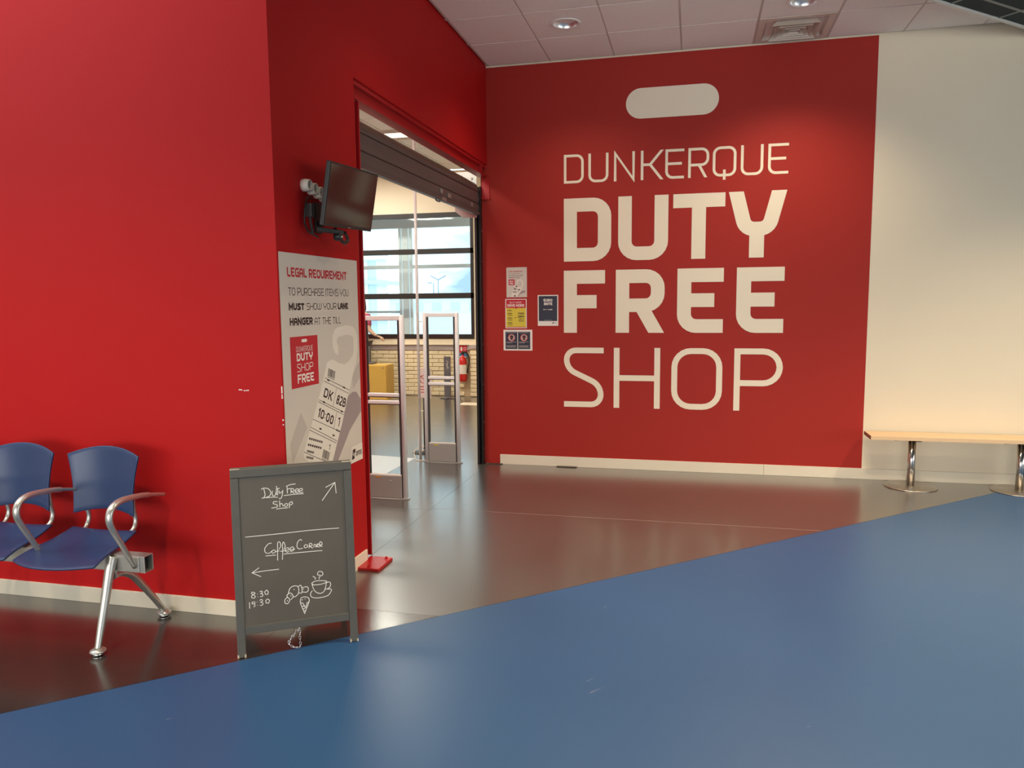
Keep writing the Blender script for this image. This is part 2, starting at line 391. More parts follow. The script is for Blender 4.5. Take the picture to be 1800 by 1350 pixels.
def poly(mb, frame, pts, layer, mi=0): mb.add([frame(a, b, layer) for a, b in pts], [list(range(len(pts)))], mi)
def rect(mb, frame, x0, x1, z0, z1, layer, mi=0): poly(mb, frame, [(x0, z0), (x1, z0), (x1, z1), (x0, z1)], layer, mi)
def disc2(c, r, n=24, ry=None): return [(c[0]+r*math.cos(2*PI*k/n), c[1]+(ry or r)*math.sin(2*PI*k/n)) for k in range(n)]
def V2(l): return [Vector(p) for p in l]

# ------------------------------------------------------------------ structure
XW = -1.965; YL = 3.33; YB = 7.22; ZC = 3.84; ZD = 3.70; YS = 12.5
EX, EY = .7415, .6710          # direction of the hall's diagonal (floor edge and ceiling edge)
NX, NY = .6710, -.7415         # normal, towards the hall side
EDGE = NX*.872+NY*5.47
def dpt(u, v): return (EX*u+NX*v+.872, EY*u+NY*v+5.47)   # diagonal frame -> world xy; v>0 on the hall side

floor = tag(MB().box(-9.2, 8, -7, 12.75, -.12, -.006).build('floor', MORTAR), kind='structure')
HB = (XW-.2, 8)
GAP = .0012
def sheet(polyg, m, name='vinyl_sheet'):
    if parea(polyg) > .01: MB().prism(polyg, -.006, 0, 0).build(name, m, floor, label=None)
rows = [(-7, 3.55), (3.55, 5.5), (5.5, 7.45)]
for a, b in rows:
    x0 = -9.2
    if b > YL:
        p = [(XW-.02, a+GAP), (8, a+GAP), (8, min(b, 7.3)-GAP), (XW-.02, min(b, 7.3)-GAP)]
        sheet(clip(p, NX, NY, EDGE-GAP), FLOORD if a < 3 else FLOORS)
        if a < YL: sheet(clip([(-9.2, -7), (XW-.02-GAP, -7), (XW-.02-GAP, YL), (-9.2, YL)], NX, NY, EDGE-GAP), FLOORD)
sheet(clip([(-9.2, -7), (8, -7), (8, 7.3), (-9.2, 7.3)], -NX, -NY, -EDGE-GAP), FLOORB, 'blue_vinyl_sheet')
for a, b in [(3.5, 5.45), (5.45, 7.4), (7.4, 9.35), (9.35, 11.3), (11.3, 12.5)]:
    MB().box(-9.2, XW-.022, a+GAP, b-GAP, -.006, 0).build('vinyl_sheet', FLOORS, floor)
sm = MB(); sm.box(XW, .9, 5.4985, 5.5015, -.001, .0006); sm.build('seam_weld', SEAM, floor)

def wall(name, mb, m, **k): return mb.build(name, m, kind='structure', **k)
wl = wall('wall_left', MB().box(-9.2, XW, YL, YL+.12, 0, ZD+.5).box(XW-.12, XW, YL+.12, 4.258, 0, ZD+.5), RED)
wall('wall_opening', MB().box(XW-.12, XW, 4.258, YB+.2, 2.925, ZD+.5), RED)
wb = wall('wall_back', MB().box(-2.03, 8, YB, YB+.2, 0, ZC+.4), CREAM)
wall('wall_shop_right', MB().box(-2.03, -1.9, YB+.2, YS, 0, ZC+.1), SHOPW)
wall('wall_shop_left', MB().box(-9.3, -9.2, YL+.12, YS+.2, 0, ZC+.1), SHOPW)
wall('wall_hall_left', MB().box(-9.3, -9.2, -7, YL+.12, 0, ZD+.3), CREAM)
wall('wall_rear', MB().box(-9.3, -8, -7.1, -7, 0, ZD).box(3, 8, -7.1, -7, 0, ZD).box(-8, 3, -7.1, -7, 0, .4).box(-8, 3, -7.1, -7, 2.7, ZD), CREAM)
wall('wall_right', MB().box(8, 8.1, -7, -4.2, 0, ZC+.1).box(8, 8.1, 4.2, YB+.2, 0, ZC+.1).box(8, 8.1, -4.2, 4.2, 0, .5).box(8, 8.1, -4.2, 4.2, 2.7, ZC+.1), CREAM)
# shop far wall around the window, brick dado below
XA, XB_ = -8.4, -3.66; ZW0, ZW1 = .995, 3.15
ws = wall('wall_shop_far', MB().box(-9.2, XA, YS, YS+.15, 0, ZC).box(XB_, -1.9, YS, YS+.15, 0, ZC).box(XA, XB_, YS, YS+.15, 0, ZW0).box(XA, XB_, YS, YS+.15, ZW1, ZC), SHOPW)
MB().box(-9.2, -2.03, YS-.02, YS, .0, .80).build('mortar_bed', MORTAR, ws)
MB().box(-3.72, -2.03, YS-.08, YS-.02, .0, .83).build('pier_mortar_bed', MORTAR, ws)
MB().box(-9.2, -3.735, YS-.045, YS, .80, .893).build('plaster_band', SILLM, ws, bevel=.004)
MB().box(-3.735, -2.03, YS-.10, YS, .83, .893).build('plaster_band', SILLM, ws, bevel=.004)
MB().box(-9.2, -2.03, YS-.07, YS, .893, .905).build('sill_edge', SHOPW, ws)
bw, bh, px_, pz_ = .222, .061, .231, .0714
bmesh_brick = None
def brick(cx, cz, yy):
    global bmesh_brick
    if bmesh_brick is None:
        b = MB(); b.box(-bw/2, bw/2, -.014, .012, 0, bh)
        ob = b.build('brick', BRICKM, None, bevel=.005, seg=1); bmesh_brick = ob.data; o = ob; off = Vector((0, 0, 0)); o.parent = ws
    else:
        o = link(D.objects.new('brick', bmesh_brick)); o.parent = ws
        bv = o.modifiers.new('bevel', 'BEVEL'); bv.width = .005; bv.segments = 1
    o.location = Vector((cx, yy+random.uniform(-.0025, .0015), cz))-wpos(ws)
for r in range(11):
    z = .012+r*pz_
    k = 0; x = -6.5+(.5*px_ if r % 2 else 0)
    while x < -3.76-bw*.4:
        if x+bw/2 < -3.722: brick(x, z, YS-.024)
        x += px_
    for x in ([-3.608, -3.377, -3.146] if r % 2 == 0 else [-3.60, -3.369, -3.138]): brick(x, z, YS-.084)

# baseboards
MB().box(-9.2, XW, YL-.012, YL, 0, .084).box(XW, XW+.012, YL-.012, 4.235, 0, .084).build('baseboard_left', WHITEB, kind='structure', bevel=.002)
MB().box(-1.862, .648, YB-.012, YB, 0, .098).box(.650, 8, YB-.012, YB, 0, .098).build('baseboard_back', WHITEB, kind='structure', bevel=.002)

# red vinyl field with the lettering
rf = MB().box(-2.03, 1.487, YB-.003, YB-.0002, .098, ZC-.012).box(-2.03, -1.863, YB-.003, YB-.0002, 0, .098).build('red_wall_panel', REDB, wb, label='red painted panel with white lettering')
WFY = YB-.003
FB = lambda a, b, d: (a, WFY-d, b)
def big(ch, x0, x1, z0, z1, t, rad=None):
    mb = MB()
    if ch == 'Y' and t > .09:
        pts = round_path([(x0+t*.56, z1, 0), (x0+.155, 2.245, .8), (x1-.155, 2.245, .8), (x1-t*.56, z1, 0)], False, .12)
        ribbon(mb, FB, pts, t, .0015, False, .0014, (True, True))
        ribbon(mb, FB, V2([((x0+x1)/2, 2.25), ((x0+x1)/2, z0)]), t*1.02, .00156, False, .0014)
    else: glyph(mb, FB, ch, x0, x1, z0, z1, t, .0015, rad, .0014)
    mb.build('letter', LETTER, rf)
for ch, a, b in [('D', -1.214, -1.026), ('U', -.982, -.795), ('N', -.744, -.552), ('K', -.497, -.300), ('E', -.276, -.108), ('R', -.072, .112), ('Q', .143, .348), ('U', .386, .578), ('E', .618, .790)]:
    big(ch, a, b, 2.718, 2.982, .0235, .055)
for ch, a, b in [('D', -1.215, -.766), ('U', -.701, -.243), ('T', -.200, .260), ('Y', .283, .793)]: big(ch, a, b, 1.990, 2.578, .125, .11)
for ch, a, b in [('F', -1.216, -.822), ('R', -.720, -.268), ('E', -.153, .260), ('E', .374, .785)]: big(ch, a, b, 1.312, 1.904, .126, .11)
for ch, a, b in [('S', -1.216, -.832), ('H', -.735, -.301), ('O', -.196, .264), ('P', .368, .793)]: big(ch, a, b, .594, 1.170, .054, .15)
pl = MB(); ribbon(pl, FB, V2([(-.502, 3.404), (.052, 3.404)]), .270, .0015, False, .0014)
for cx in (-.502, .052):
    poly(pl, FB, disc2((cx, 3.404), .135, 40), .00156)
pl.build('handle_shape', LETTER, rf)

# ------------------------------------------------------------------ ceilings
CXS = [-1.94+.6*i for i in range(-1, 8)]
gx = [-1.94, -1.34, -.745, -.145, .465, 1.07, 1.67, 2.27, 2.87]
gy = [7.20-.6*i for i in range(0, 9)]
ceil = tag(MB().prism(clip([(XW, 2.4), (8, 2.4), (8, YB), (XW, YB)], NX, NY, EDGE), ZC+.03, ZC+.12).build('ceiling', CEIL), kind='structure')
LIGHTS = []
for i in range(len(gx)-1):
    for j in range(len(gy)-1):
        p = [(gx[i]+.008, gy[j+1]+.008), (gx[i+1]-.008, gy[j+1]+.008), (gx[i+1]-.008, gy[j]-.008), (gx[i]+.008, gy[j]-.008)]
        p = clip(p, NX, NY, EDGE-.02)
        if parea(p) < .004: continue
        if i == 4 and j == 0: continue                      # the air diffuser's bay
        mb = MB()
        cx, cy = (gx[i]+gx[i+1])/2, (gy[j]+gy[j+1])/2
        if (i, j) in ((1, 1), (4, 1), (1, 4)):              # tiles cut for a downlight: ring of faces round the hole
            n = 32; ring = [(cx+.105*math.cos(2*PI*k/n), cy+.105*math.sin(2*PI*k/n)) for k in range(n)]
            sq = []
            for k in range(n):
                a = 2*PI*k/n; c, s_ = math.cos(a), math.sin(a); q = .292/max(abs(c), abs(s_)); sq.append((cx+c*q, cy+s_*q))
            for zz in (ZC, ZC+.03):
                mb.add([(x, y, zz) for x, y in ring]+[(x, y, zz) for x, y in sq], [[k, (k+1) % n, (k+1) % n+n, k+n] for k in range(n)])
            mb.add([(x, y, ZC) for x, y in sq]+[(x, y, ZC+.03) for x, y in sq], [[k, (k+1) % n, (k+1) % n+n, k+n] for k in range(n)])
            LIGHTS.append((cx, cy))
        else: mb.prism(p, ZC, ZC+.03)
        mb.build('ceiling_tile', CEIL, ceil)
bars = []
for x in gx:
    seg = clip([(x-.013, 2.4), (x+.013, 2.4), (x+.013, YB), (x-.013, YB)], NX, NY, EDGE-.02)
    if parea(seg) > .0005: MB().prism(seg, ZC+.003, ZC+.03).build('ceiling_grid_bar', CEILG, ceil)
for y in gy:
    seg = clip([(XW, y-.010), (8, y-.010), (8, y+.010), (XW, y+.010)], NX, NY, EDGE-.02)
    if parea(seg) > .0005: MB().prism(seg, ZC+.004, ZC+.03).build('ceiling_grid_bar', CEILG, ceil)
# dark hall ceiling, set lower, edge running diagonally
hall = tag(MB().prism(clip([(-9.2, -7), (8, -7), (8, YB), (-9.2, YB)], -NX, -NY, -EDGE-.03), ZD+.02, ZD+.10).build('ceiling_hall', DARKT), kind='structure')
us = [dpt(0, 0)]
cu = EX*(1.739-.872)+EY*(6.244-5.47)
inside = lambda q: -9.2 < q[0] < 8 and -7 < q[1] < YB
def rectclip(p):
    for a in ((-1, 0, 9.2), (1, 0, 8), (0, -1, 7), (0, 1, YB)): p = clip(p, *a)
    return p
rest = MB()
for iu in range(-14, 9):
    for iv in range(-1, 7):
        u0 = cu+iu*.6; v0 = .18+iv*.6; v0_ = max(v0, .02); v1 = v0+.6
        p = rectclip([dpt(u0+.01, v0_+.01), dpt(u0+.59, v0_+.01), dpt(u0+.59, v1-.01), dpt(u0+.01, v1-.01)])
        if parea(p) < .003: continue
        if iu in (-1, 0, 1, 2, 3) and iv < 2: MB().prism(p, ZD, ZD+.02).build('dark_ceiling_tile', DARKT, hall)
        else: rest.prism(p, ZD, ZD+.02)
rest.build('dark_ceiling_tiles', DARKT, hall, kind='stuff')
gb = MB()
for iv in range(0, 7): 
    p = rectclip([dpt(-11, .18+iv*.6-.012), dpt(8, .18+iv*.6-.012), dpt(8, .18+iv*.6+.012), dpt(-11, .18+iv*.6+.012)])
    if parea(p) > .001: MB().prism(p, ZD-.002, ZD+.02).build('dark_grid_bar', DARKG, hall)
for iu in range(-14, 9):
    u = cu+iu*.6; p = rectclip([dpt(u-.012, .02), dpt(u+.012, .02), dpt(u+.012, 4.4), dpt(u-.012, 4.4)])
    if parea(p) > .001: MB().prism(p, ZD-.001, ZD+.02).build('dark_grid_bar', DARKG, hall)
MB().prism(rectclip([dpt(-11, 0), dpt(8, 0), dpt(8, .022), dpt(-11, .022)]), ZD-.012, ZC+.1).build('trim_1', TRIM, kind='structure')
# shop ceiling
sc = tag(MB().box(-9.2, XW-.12, YL+.12, YB+.2, ZC+.03, ZC+.1).box(-9.2, -2.03, YB+.2, YS, ZC+.03, ZC+.1).build('ceiling_shop', CEIL), kind='structure')
SXS = [-2.7-.6*i for i in range(0, 9)]
panels = [(-4.3, 9.7), (-5.3, 11.3), (-3.05, 4.9), (-6.7, 9.7), (-7.3, 11.3), (-6.7, 6.1)]  # the third is an unseen extra, placed to light the gate fronts
tile_me = None
for i in range(8):
    for j in range(13):
        x1 = -2.18-.6*i; y0 = 4.6+.6*j
        cx, cy = x1-.3, y0+.3
        if y0+.6 > YS: continue
        if any(abs(cx-a) < .85 and abs(cy-b) < .42 for a, b in panels): continue
        if tile_me is None:
            o = MB().box(cx-.292, cx+.292, cy-.292, cy+.292, ZC, ZC+.03).build('ceiling_tile', CEIL, None); tile_me = o.data
        else: o = link(D.objects.new('ceiling_tile', tile_me))
        o.parent = sc; o.location = Vector((cx, cy, ZC))-wpos(sc)
for i, (a, b) in enumerate(panels):
    t = empty('ceiling_light_panel', (a, b, ZC), 'lit rectangular ceiling panel of the shop' if i else 'lit rectangular ceiling panel seen above the roller shutter', 'ceiling light', 'recessed ceiling panels of the shop')
    if i: t['label'] = 'lit rectangular ceiling panel in an unseen part of the shop ceiling'
    MB().box(a-.6, a+.6, b-.15, b-.135, ZC-.012, ZC+.03).box(a-.6, a+.6, b+.135, b+.15, ZC-.012, ZC+.03).box(a-.6, a-.585, b-.135, b+.135, ZC-.012, ZC+.03).box(a+.585, a+.6, b-.135, b+.135, ZC-.012, ZC+.03).build('frame', ALUW, t)
    MB().box(a-.584, a+.584, b-.134, b+.134, ZC-.004, ZC+.02).build('diffuser', PANELE, t)

# downlights in the white ceiling
for i, (cx, cy) in enumerate(LIGHTS):
    lab = {0: 'round recessed downlight above the red wall, left one', 1: 'round recessed downlight beside the air diffuser, cut by the top of the photo'}
    near = 'round recessed downlight in the second ceiling row from the wall, left of the diffuser' if (cx < 0 and cy > 6) else ('round recessed downlight nearest the square air diffuser' if cx > 0 else 'round recessed downlight in the ceiling nearer the camera, outside the picture')
    t = empty('downlight', (cx, cy, ZC), near, 'ceiling light', 'downlights in the white tiled ceiling')
    MB().lathe([(.100, 0), (.122, 0), (.122, -.006), (.118, -.009), (.100, -.004)], (cx, cy, ZC), 40, close=True).build('trim_ring', ALUW, t)
    MB().lathe([(.102, -.004), (.098, .02), (.088, .03), (.074, .058)], (cx, cy, ZC), 40, close=True).build('reflector', mat('reflector_silver', (.9, .88, .86), .3, metal=.9), t)
    MB().lathe([(.073, .056), (.03, .052), (.0001, .051)], (cx, cy, ZC), 32, close=True).build('lamp', LAMPE, t)
    spot('downlight_beam', (cx, cy, ZC-.012), 30 if cy < 6 else (60 if cx < 0 else 150), WARM, math.radians(125), 1, .05)

# air diffuser
vx, vy = .7675, 6.90
t = empty('air_diffuser', (vx, vy, ZC), 'square white louvred air diffuser set in the tiled ceiling by the red wall', 'vent')
def sqring(mb, s0, z0, s1, z1, th=.003):
    q = lambda s_, z: [(vx-s_, vy-s_, z), (vx+s_, vy-s_, z), (vx+s_, vy+s_, z), (vx-s_, vy+s_, z)]
    vs_ = q(s0, z0)+q(s1, z1)+q(s0-th*.6, z0+th)+q(s1-th*.6, z1+th)
    f = []
    for k in range(4):
        j = (k+1) % 4; f += [[k, j, j+4, k+4], [k+8, k+12, j+12, j+8], [k+4, j+4, j+12, k+12], [k, k+8, j+8, j]]
    mb.add(vs_, f)
m = MB(); sqring(m, .290, ZC-.004, .240, ZC-.002); sqring(m, .290, ZC+.012, .290, ZC-.004); sqring(m, .240, ZC-.002, .222, ZC+.03); m.build('frame', SOAP, t)
MB().box(vx-.235, vx+.235, vy-.235, vy+.235, ZC+.075, ZC+.08).build('dark_duct', DUCT, t)
for s0, s1 in ((.186, .150), (.134, .102), (.086, .058), (.044, .022)):
    m = MB(); sqring(m, s0, ZC-.030, s1, ZC+.022, .002); m.build('louver', SOAP, t)
m = MB().box(vx-.02, vx+.02, vy-.02, vy+.02, ZC+.03, ZC+.036); m.build('centre_plate', SOAP, t)

# ------------------------------------------------------------------ opening: red steel beam and post, shutter
bt = empty('steel_lintel_beam', (XW-.04, 5.76, 2.80), 'red painted steel I-beam spanning the top of the shop opening', 'beam')
MB().box(XW-.086, XW-.002, 4.260, YB-.002, 2.812, 2.824).build('bottom_flange', REDS, bt, bevel=.002)
MB().box(XW-.050, XW-.042, 4.260, YB-.002, 2.824, 2.924).build('web', REDS, bt)
MB().box(XW-.086, XW-.051, 4.260, YB-.002, 2.912, 2.924).box(XW-.041, XW-.012, 4.260, YB-.002, 2.898, 2.9245).build('top_flange', REDS, bt, bevel=.002)
MB().box(XW-.041, XW-.006, 7.06, 7.072, 2.824, 2.897).build('end_stiffener', REDS, bt)
pt_ = empty('steel_post', (XW-.06, 4.33, 0), 'red painted steel post with bolted base plate at the near side of the opening', 'post')
MB().box(XW-.11, XW-.002, 4.260, 4.270, .016, 2.81).box(XW-.11, XW-.002, 4.324, 4.334, .016, 2.81).box(XW-.061, XW-.051, 4.270, 4.324, .016, 2.81).build('column', REDS, pt_, bevel=.002)
MB().box(XW+.0, XW+.148, 4.085, 4.305, 0, .018).build('base_plate', REDS, pt_, bevel=.003)
for bx, by in ((XW+.118, 4.275), (XW+.075, 4.108)):
    MB().lathe([(.012, .018), (.012, .021), (.0075, .022), (.0075, .032), (.0001, .033)], (bx, by, 0), 10, smooth=False).build('bolt', REDS, pt_)

XS = -2.035
st = empty('roller_shutter', (XS, 5.8, 2.44), 'dark grey roller shutter rolled up at the top of the shop opening', 'shutter')
def slat(z0, z1, name='slat'):
    n = 7; pr = []
    for k in range(n+1):
        a = k/n; pr.append((XS+.006*math.sin(a*PI), z0+.002+(z1-z0-.005)*a))
    mb = MB(); vs_ = []
    for y in (4.40, 7.147): vs_ += [(x, y, z) for x, z in pr]+[(x-.010, y, z) for x, z in pr]
    N = 2*(n+1); f = []
    for k in range(n): f += [[k, k+1, k+1+N, k+N], [k+n+1, k+n+2, k+n+2+N, k+n+1+N]]
    f += [[0, n+1, n+1+N, N], [n, 2*n+1, 2*n+1+N, n+N]]
    mb.add(vs_, f); return mb.build(name, SHUT, st)
slat(2.555, 2.664); slat(2.477, 2.555)
slat(2.664, 2.70)
for z in (2.4775, 2.555, 2.664): MB().box(XS-.006, XS+.0022, 4.41, 7.146, z-.0035, z+.0035).build('slat_joint', BLACK, st)
MB().box(XS-.03, XS+.012, 4.40, 7.147, 2.445, 2.477).build('bottom_bar', SHUT, st, bevel=.004)
rl = MB(); pr = []
for k in range(15):
    a = PI*(-.15+1.3*k/14); pr.append((XS-.16+.16*math.cos(a), 2.70+.14*math.sin(a)*.6))
vs_ = [(x, 4.40, z) for x, z in pr]+[(x, 7.136, z) for x, z in pr]
rl.add(vs_, [[k, k+1, k+16, k+15] for k in range(14)], 0, True); rl.add(vs_, [list(range(15)), list(range(15, 30))]); rl.build('rolled_curtain', SHUTT, st)
MB().box(XS+.007, XS+.018, 5.98, 6.03, 2.50, 2.535).build('lock_cover', GALV, st, bevel=.003); MB().box(XS+.007, XS+.014, 6.18, 6.26, 2.488, 2.525).build('lock_cover', GALV, st, bevel=.003)
hd = MB(); hd.tube(curve_pts([(XS, 5.90, 2.447), (XS+.0, 5.90, 2.43), (XS, 5.99, 2.43), (XS, 5.99, 2.447)], 4), .005, 8); hd.build('pull_handle', BLACK, st)
MB().box(XS+.010, XS+.016, 6.02, 6.12, 2.449, 2.474).build('bolt_plate', GALV, st)
MB().box(XS+.0075, XS+.009, 6.86, 6.93, 2.500, 2.540).build('faded_label', GALV, st)
bk = MB(); bv_ = [(-2.05, 2.425), (-2.19, 2.425), (-2.27, 2.49), (-2.27, 2.86), (-2.05, 2.86)]; bk.add([(x, 7.1405, z) for x, z in bv_]+[(x, 7.148, z) for x, z in bv_], [[0, 1, 2, 3, 4], [5, 6, 7, 8, 9]]+[[i, (i+1) % 5, (i+1) % 5+5, i+5] for i in range(5)]); bk.build('end_bracket', GALV, st)
MB().lathe([(.012, 0), (.012, -.006), (.0001, -.007)], (XS-.06, 7.1405, 2.79), 12, axis='y').build('bracket_bolt', CHROME, st)
gr = empty('shutter_guide_rail', (XS, 7.19, 0), 'black vertical shutter guide rail against the red wall corner', 'rail')
MB().box(XS-.045, XS-.022, 7.150, 7.215, .0, 2.72).box(XS+.006, XS+.016, 7.150, 7.215, 0, 2.72).box(XS-.022, XS+.006, 7.205, 7.215, 0, 2.72).build('channel', BLACK, gr, bevel=.001)
m = MB()
for z in (.16, .42, .8, 1.2, 1.6, 2.0, 2.3): m.lathe([(.006, 0), (.004, .004), (.0001, .005)], (XS+.016, 7.185, z), 8, axis='x')
m.build('screws', GALV, gr, kind='stuff')
# red bracket at head of the far jamb
hb = MB().box(-2.018, -1.94, 7.205, YB-.003, 2.60, 2.80); hb.box(-2.018, -1.935, 7.195, YB-.003, 2.60, 2.612)
hb.build('bracket_plate', REDS, None, bevel=.002, label='small red steel plate under the far end of the beam', cat='bracket')
for x0, x1, lab in ((-2.01, -1.835, 'dark metal floor strip with two screws at the shutter rail foot'), (-1.285, -1.085, 'dark metal floor strip lying at the white baseboard under the posters')):
    m = MB().box(x0, x1, YB-.05, YB-.013, 0, .008); o = m.build('floor_strip', mat('dark_bronze_strip', (.09, .075, .055), .4, metal=.6), None, bevel=.002, label=lab, cat='floor plate')
    for k in (0, 1):
        MB().lathe([(.009, .008), (.007, .012), (.0001, .013)], (x0+.02 if k == 0 else x1-.02, YB-.032, 0), 10).build('screw', CHROME, o)

# ------------------------------------------------------------------ window of the shop, outer glazing and outside
def frame_bars(name, bars, m, parent, y0, y1):
    for b in bars: MB().box(b[0], b[1], y0, y1, b[2], b[3]).build(name, m, parent, bevel=.003)
wn = empty('window_1', (-6.0, YS, ZW0), kind='structure')
frame_bars('frame_bar', [(XA, XB_, .995, 1.075), (XA, XB_, 3.07, 3.15), (XA, XB_, 1.69, 1.785), (XA, XB_, 2.455, 2.545), (XB_-.055, XB_, 1.075, 3.07), (XA, XA+.055, 1.075, 3.07)], WFRM, wn, YS-.01, YS+.07)
for z0, z1 in ((1.075, 1.69), (1.785, 2.455), (2.545, 3.07)): MB().box(XA+.055, XB_-.055, YS+.03, YS+.036, z0, z1).build('pane', GLASS, wn)
YO = 12.95
w2 = empty('window_2', (-6.0, YO, 0), kind='structure')
frame_bars('white_frame_bar', [(-9, -3.2, 2.955, 3.3), (-9, -3.2, .82, .98), (-5.20, -5.155, .98, 2.955), (-5.13, -5.02, .98, 2.955), (-4.995, -4.95, .98, 2.955), (-4.95, -3.2, 2.235, 2.30), (-9, -5.2, 2.235, 2.30), (-7.5, -7.35, .98, 2.955)], WWHT, w2, YO, YO+.08)
frame_bars('mid_bar', [(-9, -5.2, 1.44, 1.48)], WWHT, w2, YO+.01, YO+.06)
MB().box(-9, -3.2, YO-.3, YO+.25, 3.3, 3.4).build('roof_edge', WWHT, w2)
MB().box(-9, -3.2, YO+.0, YO+.08, -.3, .82).build('outer_wall', WWHT, w2)
for x0, x1, z0, z1 in ((-4.95, -3.2, .98, 2.235), (-4.95, -3.2, 2.30, 2.955), (-9, -7.5, .98, 2.235), (-7.35, -5.2, .98, 2.235), (-7.35, -5.2, 2.30, 2.955)): MB().box(x0, x1, YO+.03, YO+.036, z0, z1).build('pane', GLASS, w2)
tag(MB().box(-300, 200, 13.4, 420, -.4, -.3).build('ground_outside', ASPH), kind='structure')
for lx, h, lab in ((-68.8, 8.2, 'far lamp post with twin outstretched heads beyond the window'), (-70.2, 7.4, 'shorter far lamp post just left of the twin-headed one')):
    t = empty('lamp_post', (lx, 200, -.3), lab, 'lamp post')
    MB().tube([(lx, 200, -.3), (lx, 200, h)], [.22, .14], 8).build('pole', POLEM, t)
    for sgn in ((-1, 1) if h > 8 else (-1,)):
        MB().obox((lx+sgn*1.1, 200, h+.55*(1 if h > 8 else 0)), (1, 0, sgn*.5*(1 if h > 8 else 0)), (0, 1, 0), (0, 0, 1), 1.2 if h > 8 else .6, .25, .14).build('lamp_head', POLEM, t)
t = empty('warehouse', (-55, 150, -.3), 'long low pale warehouse far beyond the window', 'building')
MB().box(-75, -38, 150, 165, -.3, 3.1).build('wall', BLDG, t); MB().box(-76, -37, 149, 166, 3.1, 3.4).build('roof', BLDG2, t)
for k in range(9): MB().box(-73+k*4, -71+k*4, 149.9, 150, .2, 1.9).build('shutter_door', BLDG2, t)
t = empty('glass_reflection_boxes', (-8.0, 18, -.3), 'pale boxes shaped like glass reflections in the left half of the window', 'building')  # invented uprights, bars and panels that stand for reflections in the window glass
for x in (-9.0, -8.22, -7.7): MB().box(x-.14, x+.14, 18, 18.12, -.3, 3.4).build('post', WWHT, t)
MB().obox((-8.3, 17.92, 2.18), (1, 0, -.06), (0, 1, 0), (0, 0, 1), 1.1, .05, .05).build('sloped_reflection_bar', BLDG2, t)
MB().box(-9.3, -7.5, 17.85, 17.98, 2.72, 2.9).build('upper_reflection_bar', WWHT, t)
MB().box(-8.86, -8.36, 18.04, 18.06, .2, 2.72).build('reflection_panel', GLASSB, t); MB().box(-8.08, -7.84, 18.04, 18.06, .2, 2.72).build('reflection_panel', GLASSB, t)
MB().box(-9.3, -7.5, 17.86, 17.97, 1.2, 1.28).build('lower_reflection_bar', BLDG2, t)

# ------------------------------------------------------------------ security gates
def gate(x0, y, lab):
    W_ = .376; x1 = x0+W_; t = empty('security_gate', (x0+W_/2, y, 0), lab, 'security gate', 'anti-theft gates in the shop entrance')
    for a, sgn in ((x0, 1), (x1, -1)):
        MB().lathe([(.021, .0), (.021, 1.508), (.018, 1.512)], (a+sgn*.021, y, 0), 20).build('upright', ALUW, t)
        MB().box(min(a+sgn*.042, a+sgn*.055), max(a+sgn*.042, a+sgn*.055), y-.014, y+.014, .012, 1.470).build('gasket', GATED, t)
    MB().box(x0+.03, x1-.03, y-.016, y+.016, 1.470, 1.508).build('top_rail', ALU, t, bevel=.004)
    for z in (.865, .805): MB().box(x0+.05, x1-.05, y-.018, y+.018, z-.015, z+.015).build('middle_rail', ALUW, t, bevel=.006)
    for z in (.848, .788): MB().box(x0+.05, x1-.05, y-.012, y+.012, z-.004, z+.002).build('rail_gasket', GATED, t)
    MB().box(x0+.055, x1-.055, y-.003, y+.003, .20, .79).build('clear_panel', ACRYL, t); MB().box(x0+.055, x1-.055, y-.003, y+.003, .88, 1.47).build('clear_panel', ACRYL, t)
    MB().box(x0+.045, x1-.045, y-.024, y+.024, .01, .200).build('housing', GATEG, t, bevel=.006)
    MB().box(x0+.045, x1-.045, y-.018, y+.018, .200, .207).build('housing_lid', WPLAS, t)
    MB().lathe([(.007, -.0245), (.007, -.027), (.0001, -.028)], (x0+.235, y, .155), 12, axis='y').build('lock', STEEL, t)
    MB().box(x0+.10, x0+.15, y-.0255, y-.0245, .180, .190).build('small_sticker', ORNG if y < 6 else INKY, t)
    m = MB(); n = 24; m.prism([(x0+W_/2+(W_/2+.02)*math.cos(2*PI*k/n), y+.045*math.sin(2*PI*k/n)) for k in range(n)], 0, .010); m.build('foot_plate', GATEG, t, bevel=.002)
gate(-2.640, 5.72, 'nearer anti-theft gate, partly hidden by the red corner post')
gate(-2.634, 7.16, 'farther anti-theft gate standing before the brick wall, mid opening')
t = empty('cable_pole', (-2.74, 7.30, 0), 'thin white cable pole rising from the floor to the shop ceiling', 'pole')
MB().tube([(-2.74, 7.30, 0.0), (-2.74, 7.30, ZC-.001)], .0145, 12).build('conduit', ALUW, t)
for z in (.09, .13, .5, .78, 1.1, 1.42): MB().box(-2.727, -2.70, 7.292, 7.308, z-.006, z+.006).build('clip', WPLAS, t)
MB().tube(curve_pts([(-2.755, 7.28, .12), (-2.79, 7.25, .08), (-2.77, 7.22, .03), (-2.75, 7.2, .006), (-2.72, 7.19, .006), (-2.68, 7.20, .006), (-2.655, 7.18, .012)], 6), .005, 8).build('cable', WPLAS, t)
